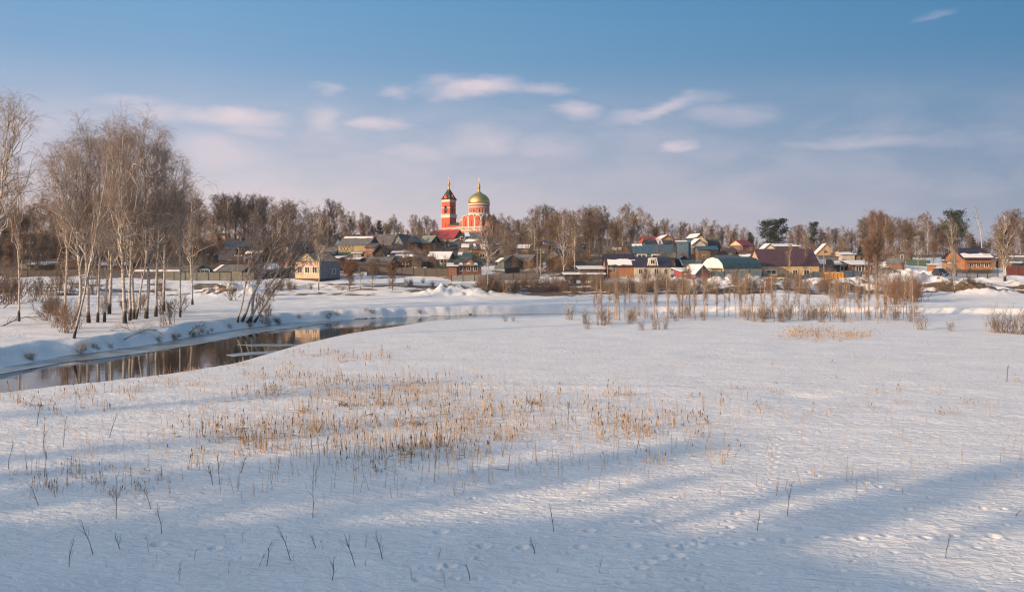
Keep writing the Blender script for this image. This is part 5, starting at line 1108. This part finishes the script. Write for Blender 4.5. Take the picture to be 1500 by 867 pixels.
for a, b_, n, d0, d1, where in [(20, 240, 16, 232, 300, 'behind the left birch stand'), (300, 480, 17, 235, 300, 'behind the leaning birch clump'), (490, 620, 34, 228, 285, 'below the grey gabled houses'), (600, 700, 14, 226, 330, 'below the church hill'), (700, 860, 16, 225, 320, 'right of the ochre house'), (860, 1120, 12, 225, 300, 'around the barn'), (1190, 1340, 8, 215, 300, 'behind the yellow container'), (1380, 1500, 4, 240, 270, 'behind the log house')]:
    for _ in range(n):
        px = rs.uniform(a, b_); D = rs.uniform(d0, d1); x, y, z = at(px, D); bp_ = HOR+(CH-z)*F/D; wpx = rs.uniform(3., 7.)*F/D; hp = rs.uniform(1.7, 2.6)*F/D; rp = hp+rs.uniform(.3, 1.8)*F/D
        if (612 < px < 712 and D < 300) or (488 < px < 545 and D < 290) or (1040 < px < 1120 and D < 235): continue
        rt = rs.choice(['side', 'side', 'gable', 'shed']); ya_ = rs.choice([-30, -15, 0, 10, 25])
        house('garden_shed', f'weathered dark board shed among the houses {where}', 'shed', px-wpx/2, px+wpx/2, bp_+.5, bp_-hp, bp_-(rp if rt != 'shed' else hp+.5*F/D), rs.uniform(2.5, 4.5), ya_, rt, rs.choice(WCOL), rs.choice(RCOL), D=D, wins=V1(.5) if rs.random() < .5 else (), snow=[rs.choice([low, (.1, .7, .4, .9), (.5, 1, 0, .5)])] if rs.random() < .3 else (), group=f'garden sheds {where}', over=.2)
# ================================================================== church
def church():
    s_ = .3387; D = 440; bz = CH+40*s_               # base of the church at row 345
    RED = M('plaster', (.60, .085, .035), .75); WH = simple('white_stone', (.66, .62, .56), .7); RF = M('metal', (.07, .085, .08)); GOLD = simple('gold_leaf', (.80, .50, .17), .42, 1.0, .12); SPG = simple('spire_gold', (.50, .33, .18), .55, .6, .15); TENT = M('slate', (.02, .022, .02)); OPEN = simple('belfry_dark', (.03, .05, .045))
    ya = R_(-35); px = 691; x = (px-750)*s_
    fw = 12.0; dd = 12.0
    cx = x-math.sin(ya)*dd/2; cy = D+math.cos(ya)*dd/2
    c = thing('church', 'red and white church with golden dome and tall bell tower on the hill', 'church', (cx, cy, bz), ya)
    y0 = -dd/2
    gz = Hs(cx, cy)-bz-2.5
    # lower storey gallery
    lo_ = MB().box(-fw/2-2.2, fw/2+2.2, y0-2.2, dd/2+2.2, gz, 2.2).build('gallery_wall', RED, c)
    MB().box(-fw/2-2.35, fw/2+2.35, y0-2.35, dd/2+2.35, 2.2, 2.6).build('cornice', WH, lo_)
    b = MB()
    for k in range(23):
        X = -fw/2-2.2+k*.74; b.box(X-.17, X+.17, y0-2.3, y0-2.02, 2.6, 3.9)
    for k in range(22):
        Y = y0-2.2+k*.74; b.box(fw/2+2.02, fw/2+2.3, Y-.17, Y+.17, 2.6, 3.9)
    b.box(-fw/2-2.35, fw/2+2.35, y0-2.36, y0-1.98, 3.9, 4.25).box(fw/2+1.98, fw/2+2.36, y0-1.98, dd/2+2.2, 3.9, 4.25).build('balustrade', WH, lo_)
    for k in range(5): 
        mb = MB(); X = -fw/2+.6+k*2.7; mb.box(X-.4, X+.4, y0-2.26, y0-2.18, .3, 1.6); mb.build('window', OPEN, lo_)
    # main cube
    wl = MB().box(-fw/2, fw/2, y0, dd/2, gz, 8.2).build('nave_wall', RED, c)
    MB().box(-fw/2-.4, fw/2+.4, y0+.5, dd/2+.4, 8.2, 8.5).build('nave_roof', RF, c)
    def arch(cx_, w, top, base, yy, mat, th, parent, nm, axis='f', fillm=None):
        out = MB(); n = 10; R = w/2; zc = top-R
        pts = [(cx_-R, base)]+[(cx_-R*math.cos(math.pi*i/n), zc+R*math.sin(math.pi*i/n)) for i in range(n+1)]+[(cx_+R, base)]
        ins = [(cx_-R+th, base)]+[(cx_-(R-th)*math.cos(math.pi*i/n), zc+(R-th)*math.sin(math.pi*i/n)) for i in range(n+1)]+[(cx_+R-th, base)]
        def P(p, q): return (p[0], yy-q, p[1]) if axis == 'f' else (yy+q, p[0], p[1])
        m = len(pts); V = [P(p, .3) for p in pts]+[P(p, .3) for p in ins]+[P(p, -.25) for p in pts]+[P(p, -.25) for p in ins]
        Fc = []
        for i in range(m-1): Fc += [(i, i+1, m+i+1, m+i), (2*m+i, 3*m+i, 3*m+i+1, 2*m+i+1), (i, 2*m+i, 2*m+i+1, i+1), (m+i, m+i+1, 3*m+i+1, 3*m+i)]
        out.add(V, Fc).build(nm, mat, parent)
        f = MB(); V = [P(p, .1) for p in ins]+[P(p, -.6) for p in ins]; f.add(V, [tuple(range(m)), tuple(range(2*m-1, m-1, -1))]+[(i, m+i, m+i+1, i+1) for i in range(m-1)]).build(nm+'_field', fillm or RED, parent)
    for k in range(3):
        X = -fw/2+fw*(k+.5)/3; tp = 10.2 if k != 1 else 10.8
        arch(X, fw/3-.05, tp, 2.6, y0, WH, .34, wl, 'arch_bay')
        MB().box(X-.28, X+.28, y0-.16, y0-.08, 4.6, 7.4).build('window', OPEN, wl)
        arch(-dd/2+dd*(k+.5)/3, dd/3-.05, tp, 2.6, fw/2, WH, .34, wl, 'arch_bay', 's')
        MB().box(fw/2+.08, fw/2+.16, -dd/2+dd*(k+.5)/3-.28, -dd/2+dd*(k+.5)/3+.28, 4.6, 7.4).build('window', OPEN, wl)
        # barrel roofs behind the arches
        n = 8; R = fw/6+.1; pr = [(X-R*math.cos(math.pi*i/n), tp-R+R*math.sin(math.pi*i/n)+.08) for i in range(n+1)]
        MB().prism(pr, y0+.45, dd/2).build('arch_roof', RF, c)
    # apse on the right (east) end, lower and darker
    MB().prism([(0, 0)], 0, 0) if False else None
    ap = MB(); n = 14; V = []
    prof = [(4.2, gz), (4.2, 6.2), (4.5, 6.3), (4.5, 6.6), (3.2, 7.6), (.2, 8.2)]
    ap.lathe(prof[:4], 24, fw/2+1.8, 0).build('apse', RED, c); MB().lathe([(4.55, 6.6), (3.2, 7.5), (.2, 8.1)], 24, fw/2+1.8, 0).build('apse_roof', RF, c)
    # refectory linking to the tower
    MB().box(-17.6, -fw/2, -3.6, 3.6, gz, 5.6).build('link_wall', RED, c)
    MB().box(-9.0, -fw/2-.02, -3.9, 3.9, 5.6, 8.0).build('link_block', RED, c); MB().box(-9.15, -8.85, -4.05, -3.75, 2.6, 8.).box(-9.1, -fw/2, -3.98, -3.9, 7.6, 8.1).build('link_trim', WH, c)
    MB().slab([(-17.6,-4.,5.5),(-9.,-4.,5.5),(-9.,0,7.0),(-17.6,0,7.0)], .15).slab([(-9.,4.,5.5),(-17.6,4.,5.5),(-17.6,0,7.0),(-9.,0,7.0)], .15).build('link_roof', RF, c)
    MB().box(-19.5, -fw/2-2.2, -5.6, -3.7, gz, 2.2).build('west_gallery', RED, c)
    b = MB(); 
    for k in range(16): b.box(-19.3+k*.74-.17, -19.3+k*.74+.17, -5.5, -5.2, 2.6, 3.8)
    b.box(-19.5, -fw/2-2.3, -5.6, -5.1, 2.2, 2.6).box(-19.5, -fw/2-2.3, -5.55, -5.15, 3.8, 4.1).build('west_balustrade', WH, c)
    # drum and dome
    zt = 10.4; R = 5.1
    dr = MB().lathe([(R+.5, 8.4), (R+.5, zt+.2), (R, zt+.3), (R, 15.9)], 40).build('drum', RED, c)
    MB().lathe([(R+.55, zt-.3), (R+.55, zt+.8), (R+.1, zt+.9)], 40).build('lower_band', WH, dr)
    MB().lathe([(R+.1, 14.0), (R+.25, 14.1), (R+.25, 14.5), (R+.1, 14.55)], 40).build('upper_band', WH, dr)
    MB().lathe([(R+.15, 15.1), (R+.5, 15.3), (R+.5, 15.9), (R+.2, 16.0)], 40).build('dome_cornice', WH, dr)
    for k in range(22):
        a = 2*math.pi*k/22
        def ring(rr, da, z): return (rr*math.cos(a+da), rr*math.sin(a+da), z)
        m = MB(); q = .10
        for da in (-q, q): m.tube(ring(R+.1, da, zt+.9), ring(R+.1, da, 13.2), .09, n=5)
        for i in range(5):
            t1, t2 = math.pi*i/5, math.pi*(i+1)/5
            m.tube(ring(R+.1, -q*math.cos(t1), 13.2+.5*math.sin(t1)), ring(R+.1, -q*math.cos(t2), 13.2+.5*math.sin(t2)), .09, n=5)
        m.build('arcade', WH, dr)
        if k % 2: m = MB(); m.tube(ring(R-.1, 0, zt+1.2), ring(R-.1, 0, 13.1), .26, n=6).build('window', OPEN, dr)
    dome = [(R+.15, 15.95), (R+.35, 16.6), (R+.25, 17.6), (R-.15, 18.6), (R-.9, 19.6), (R-2.0, 20.5), (R-3.3, 21.2), (1.1, 21.7), (.95, 22.0)]
    dm_ = MB().lathe(dome, 40).build('dome', GOLD, c, True)
    MB().lathe([(.9, 21.6), (.62, 22.2), (.58, 24.2), (.8, 24.4), (.62, 24.6), (.55, 24.9), (.72, 25.3), (.5, 25.8), (.15, 26.3), (.05, 27.0)], 16).build('lantern', SPG, dm_, True)
    def cross(z, h, par):
        MB().box(-.07, .07, -.07, .07, z, z+h).box(-h*.22, h*.22, -.06, .06, z+h*.62, z+h*.69).box(-h*.12, h*.12, -.055, .055, z+h*.80, z+h*.85).box(-h*.14, h*.14, -.05, .05, z+h*.33, z+h*.38).build('cross', SPG, par)
    cross(26.8, 2.4, dm_)
    # bell tower
    tx = -17.8-1.6; a = 5.3; tz = 0
    T = MB().box(tx-a/2, tx+a/2, -a/2, a/2, gz, 9.5).build('tower_wall', RED, c)
    MB().box(tx-a/2-.35, tx+a/2+.35, -a/2-.35, a/2+.35, 1.6, 2.4).build('tower_base_band', WH, T)
    MB().box(tx-.3, tx+.3, -a/2-.06, -a/2+.1, 4.4, 7.0).build('window', OPEN, T); MB().box(tx+a/2-.1, tx+a/2+.06, -.3, .3, 4.4, 7.0).build('window', OPEN, T)
    for sx_ in (-1, 1):
        MB().box(tx+sx_*(a/2-.2)-.25, tx+sx_*(a/2-.2)+.25, -a/2-.08, -a/2+.1, 2.4, 9.5).build('pilaster', RED, T)
    MB().box(tx-a/2-.35, tx+a/2+.35, -a/2-.35, a/2+.35, 9.5, 10.0).box(tx-a/2-.15, tx+a/2+.15, -a/2-.15, a/2+.15, 10.0, 10.9).box(tx-a/2-.4, tx+a/2+.4, -a/2-.4, a/2+.4, 10.9, 11.3).build('tower_cornice', WH, T)
    b = a-.3; B = MB()
    for sx_ in (-1, 1):
        for sy_ in (-1, 1): B.box(tx+sx_*(b/2-.75)-.75, tx+sx_*(b/2-.75)+.75, sy_*(b/2-.75)-.75, sy_*(b/2-.75)+.75, 11.9, 15.6)
    B.box(tx-b/2, tx+b/2, -b/2, b/2, 15.6, 17.6); B.box(tx-b/2, tx+b/2, -b/2, b/2, 11.25, 11.9)
    Bf = B.build('belfry', RED, c)
    MB().box(tx-b/2+.8, tx+b/2-.8, -b/2+.8, b/2-.8, 11.9, 15.6).build('belfry_core', OPEN, Bf)
    MB().lathe([(.75, 13.2), (.6, 13.6), (.4, 14.4), (.1, 14.7)], 12, tx, -b/2+.5).build('bell', simple('bell_bronze', (.1, .16, .12), .5), Bf)
    for z in (14.4,): 
        m = MB()
        for sx_ in (-1, 1): m.box(tx+sx_*(b/2-.75)-.8, tx+sx_*(b/2-.75)+.8, -b/2-.08, -b/2+.1, z, z+.4); m.box(tx+b/2-.1, tx+b/2+.08, sx_*(b/2-.75)-.8, sx_*(b/2-.75)+.8, z, z+.4)
        m.build('white_bands', WH, Bf)
    MB().box(tx-b/2-.1, tx+b/2+.1, -b/2-.1, b/2+.1, 17.6, 18.5).box(tx-b/2-.35, tx+b/2+.35, -b/2-.35, b/2+.35, 18.5, 18.8).build('belfry_cornice', WH, Bf)
    q = b/2+.5; zz = 18.8; tp = 24.2
    prof = [(q, zz), (q*.72, zz+1.6), (q*.42, zz+3.6), (.45, tp)]
    V = []; 
    for rr, z in prof: V += [(tx-rr, -rr, z), (tx+rr, -rr, z), (tx+rr, rr, z), (tx-rr, rr, z)]
    Fc = [(3, 2, 1, 0)]+[(4*j+i, 4*j+(i+1) % 4, 4*j+4+(i+1) % 4, 4*j+4+i) for j in range(3) for i in range(4)]+[(12, 13, 14, 15)]
    tn = MB().add(V, Fc).build('tent_roof', TENT, c)
    MB().prism([(tx-.75, zz+.5), (tx+.75, zz+.5), (tx+.75, zz+1.6), (tx, zz+2.5), (tx-.75, zz+1.6)], -q+.15, -q+1.4).build('roof_dormer', RED, tn)
    MB().prismx([(-.75, zz+.5), (.75, zz+.5), (.75, zz+1.6), (0, zz+2.5), (-.75, zz+1.6)], tx+q-1.4, tx+q-.15).build('roof_dormer', RED, tn)
    MB().lathe([(.5, tp-.3), (.45, tp), (.38, 26.4), (.5, 26.6), (.62, 27.1), (.5, 27.6), (.2, 28.3), (.05, 29.0)], 14, tx, 0).build('finial', SPG, tn, True)
    m = MB(); z = 28.8; h = 1.9
    m.box(tx-.07, tx+.07, -.07, .07, z, z+h).box(tx-h*.22, tx+h*.22, -.06, .06, z+h*.62, z+h*.69).box(tx-h*.12, tx+h*.12, -.055, .055, z+h*.8, z+h*.85).build('cross', SPG, tn)
    c.location.x -= 0
    return c
church()
# ================================================================== fences, poles, vehicles
def fence(name, label, px0, px1, D0, D1, h, mat, step=2.6, gapped=False, cat='fence'):
    x0, y0, z0 = at(px0, D0); x1, y1, z1 = at(px1, D1); L_ = math.hypot(x1-x0, y1-y0); n = max(1, int(L_/step))
    f = thing(name, label, cat, (x0, y0, z0), math.atan2(y1-y0, x1-x0))
    pan = MB(); r = random.Random(int(px0)); zs = [Hs(x0+(x1-x0)*k/n, y0+(y1-y0)*k/n)-z0 for k in range(n+1)]
    for k in range(n):
        a, b = L_*k/n, L_*(k+1)/n; m = int((b-a)/(.24 if not gapped else .2))
        for j in range(m):
            u0 = a+(b-a)*j/m; u1 = u0+(b-a)/m*(.94 if not gapped else .5); zz = zs[k]+(zs[k+1]-zs[k])*j/m; t = h*r.uniform(.96, 1.04)
            pan.box(u0, u1, -.03, .0, zz-.3, zz+t)
        pan.box(a, b, .0, .06, min(zs[k], zs[k+1])+h*.75, min(zs[k], zs[k+1])+h*.80)
    pan.build('boards', mat, f)
    for k in range(n+1): MB().box(L_*k/n-.07, L_*k/n+.07, -.09, .09, zs[k]-.5, zs[k]+h*1.04).build('post', DARKM if not gapped else GREYW, f)
    return f
FG = M('plank', (.17, .175, .16)); FB = M('plank', (.13, .10, .085)); FT = M('metal', (.10, .14, .15))
fence('plank_fence', 'long grey-green plank fence in front of the teal house and the board barn', 238, 372, 203, 203, 1.9, M('plank', (.24, .24, .19)))
fence('plank_fence', 'grey weathered plank fence left of the cream house behind the leaning clump', 372, 425, 206, 212, 1.7, FB)
fence('plank_fence', 'long dark brown plank fence right of the pollarded trees', 538, 657, 217, 213, 2.0, FB)
fence('picket_fence', 'light grey fence in front of the two-storey brick house', 661, 712, 199, 199, 1.4, M('plank', (.30, .32, .31)))
fence('plank_fence', 'mixed grey board fence behind the foot of the big forked birch', 713, 790, 200, 203, 1.5, M('plank', (.22, .23, .24)))
fence('green_fence', 'dark green fence between the birches right of the church', 775, 830, 268, 268, 2.2, M('plank', (.03, .09, .06)))
fence('metal_fence', 'grey-blue metal fence along the foot of the green barn', 1042, 1116, 199, 200, 1.6, FT)
fence('metal_fence', 'grey-blue metal fence in front of the long brown building', 1117, 1205, 201, 206, 1.5, FT)
fence('metal_fence', 'short blue-grey fence panel right of the yellow container', 1236, 1262, 206, 208, 1.7, M('metal', (.12, .16, .20)))
fence('wire_fence', 'low open grey fence with uneven slats before the orange log house', 1386, 1462, 205, 207, 2.0, GREYW, gapped=True)
fence('red_fence', 'dark red fence at the right picture edge behind the big birch', 1473, 1530, 215, 215, 2.2, M('plank', (.24, .05, .045)))
fence('plank_fence', 'low dark fence at the left behind the slim birch', 0, 40, 214, 214, 1.4, FB)
fence('green_fence', 'green fence in the shade of the trees along the snowy lane', 1328, 1362, 262, 258, 1.8, M('plank', (.03, .10, .07)))
for i in range(18):
    px = rs.uniform(480, 840) if i < 13 else rs.uniform(0, 300); D = rs.uniform(222, 290)
    f_ = fence('garden_fence', 'low weathered garden fence between the sheds on the hillside', px, px+rs.uniform(20, 45), D, D+rs.uniform(-6, 6), 1.3, FB, 3.5); f_['group'] = 'garden fences'
PW = simple('pole_wood', (.28, .23, .19), .85)
for px, D, top, lab in [(282, 222, 358, 'wooden utility pole beside the green annex'), (349, 204, 370, 'pale concrete utility pole before the board barn'), (594, 216, 383, 'short pole standing at the dark brown fence'), (775+12, 214, 362, 'dark utility pole left of the blue roofed hut'), (792, 218, 366, 'second dark utility pole right of the first on the snow slope'),
                        (1207, 208, 362, 'grey utility pole left of the yellow container'), (1110, 290, 346, 'pale utility pole right of the red-roofed cottage'), (44, 230, 352, 'thin white pole in front of the red-brown house'), (1345, 235, 366, 'grey utility pole beside the snowy lane'), (96, 226, 366, 'thin pole between birch trunks on the left'),
                        (890, 204, 388, 'thin pole at the left corner of the wooden house')]:
    x, y, z = at(px, D); hh = CH-(top-HOR)/F*D-z; p = thing('utility_pole', lab, 'pole', (x, y, z-.3))
    MB().tube((0, 0, 0), (0, 0, hh+.3), .14, .09, 8).build('post', PW, p); cb = MB().box(-.9, .9, -.05, .05, hh-.5, hh-.38).build('crossarm', PW, p)
    for q in (-.75, 0, .75): MB().lathe([(.03, hh-.38), (.07, hh-.34), (.06, hh-.2), (.02, hh-.16)], 8, q, 0).build('insulator', WHITE, cb)
RUB = simple('tyre_rubber', (.02, .02, .02), .85); RIM = simple('wheel_rim', (.3, .3, .3), .4, .6); LAMP = simple('headlight_glass', (.6, .6, .58), .2)
def car(px, D, rz, col, label, suv=False):
    x, y, z = at(px, D); c = thing('parked_car', label, 'car', (x, y, z+.02), rz); P = simple('car_paint', col, .35)
    h1 = .95 if suv else .85; h2 = 1.7 if suv else 1.42; w = .86
    pr = [(-2.1, .32), (-2.15, .7), (-2.05, h1-.06), (-1.1, h1+.02), (1.3, h1+.04), (2.0, h1), (2.1, .7), (2.08, .32)]
    MB().prismx([(p, q) for p, q in pr][::-1], -w, w).build('body', P, c, bevel=.06)
    gp_ = [(-1.15, h1), (-.55, h2-.05), (1.3 if suv else .9, h2-.03), (1.85 if suv else 1.6, h1)]
    cab = MB(); a, b = w-.03, w-.17
    cab.add([(-a, gp_[0][0], h1), (a, gp_[0][0], h1), (b, gp_[1][0], gp_[1][1]), (-b, gp_[1][0], gp_[1][1]), (-b, gp_[2][0], gp_[2][1]), (b, gp_[2][0], gp_[2][1]), (a, gp_[3][0], h1), (-a, gp_[3][0], h1)], [(0,1,2,3), (3,2,5,4), (4,5,6,7), (0,3,4,7), (1,6,5,2), (0,7,6,1)]).build('windows', GLASS, c)
    MB().box(-b-.02, b+.02, gp_[1][0]-.02, gp_[2][0]+.05, h2-.06, h2).build('roof_panel', P, c, bevel=.03)
    MB().box(-b, b, gp_[1][0]+.1, gp_[2][0]-.05, h2, h2+.06).build('snow_cover', SNOW, c, bevel=.03)
    for sx_ in (-1, 1):
        for yy in (-1.35, 1.3):
            wh = MB().tube((sx_*(w-.2), yy, .33), (sx_*(w+.01), yy, .33), .33, n=16).build('wheel', RUB, c); MB().tube((sx_*(w), yy, .33), (sx_*(w+.03), yy, .33), .19, n=12).build('rim', RIM, wh)
        MB().box(sx_*.6-.16, sx_*.6+.16, -2.17, -2.1, .62, .78).build('headlight', LAMP, c)
    MB().box(-.5, .5, -2.18, -2.1, .36, .5).build('number_plate', WHITE, c)
car(1377, 203, .05, (.025, .035, .04), 'dark four-wheel drive car parked facing the river at the end of the snowy lane', True)
car(1201, 216, 1.2, (.02, .035, .06), 'dark blue car with curved roof behind the grey pole', True)
car(1135, 199, 1.35, (.55, .45, .20), 'small pale yellow car half hidden by the snow bank')
car(1300, 222, 1.0, (.04, .04, .045), 'dark car half buried in snow at the foot of the lane')
# yellow container
x, y, z = at(1222, 198); yc = thing('yellow_container', 'bright yellow-orange ribbed metal container standing on top of the snow bank', 'container', (x, y, z+.25), R_(12))
YP = M('metal', (.75, .33, .02)); MB().add([(-1.55,-1,0),(1.7,-1,0),(1.7,1,0),(-1.55,1,0),(-1.9,-1.05,1.5),(1.85,-1.05,1.35),(1.85,1.05,1.35),(-1.9,1.05,1.5)], [(0,3,2,1),(4,5,6,7),(0,1,5,4),(1,2,6,5),(2,3,7,6),(3,0,4,7)]).build('hull', YP, yc)
for q in (-1.0, -.1, .8, 1.5): MB().box(q-.05, q+.05, -1.16, -1.03, .05, 1.36).build('rib', YP, yc)
MB().box(-1.95, 1.9, -1.13, -1.03, 1.3, 1.42).build('rim', M('metal', (.6, .3, .04)), yc); MB().box(-1.8, 1.75, -.95, .95, 1.42, 1.58).build('snow_cover', SNOW, yc, bevel=.05)
for q in (-1.2, 1.2): MB().box(q-.15, q+.15, -.9, .9, -.3, .0).build('skid', DARKM, yc)
for o in bpy.data.objects:
    for k in ('_w', '_eh', '_rh'):
        if k in o: del o[k]

# ================================================================== air
mh = bpy.data.materials.new('haze'); mh.use_nodes = True; nt = mh.node_tree; nt.nodes.clear()
ou = nt.nodes.new('ShaderNodeOutputMaterial'); pv = nt.nodes.new('ShaderNodeVolumePrincipled'); pv.inputs['Density'].default_value = .00013; pv.inputs['Color'].default_value = (.80, .84, .95, 1); pv.inputs['Anisotropy'].default_value = .2
L(nt, pv.outputs[0], ou.inputs['Volume'])
hzb = MB().box(-3700, 3700, -600, 3400, -3, 62).build('haze', mh); tag(hzb, kind='stuff', label='thin cold air haze over the valley')
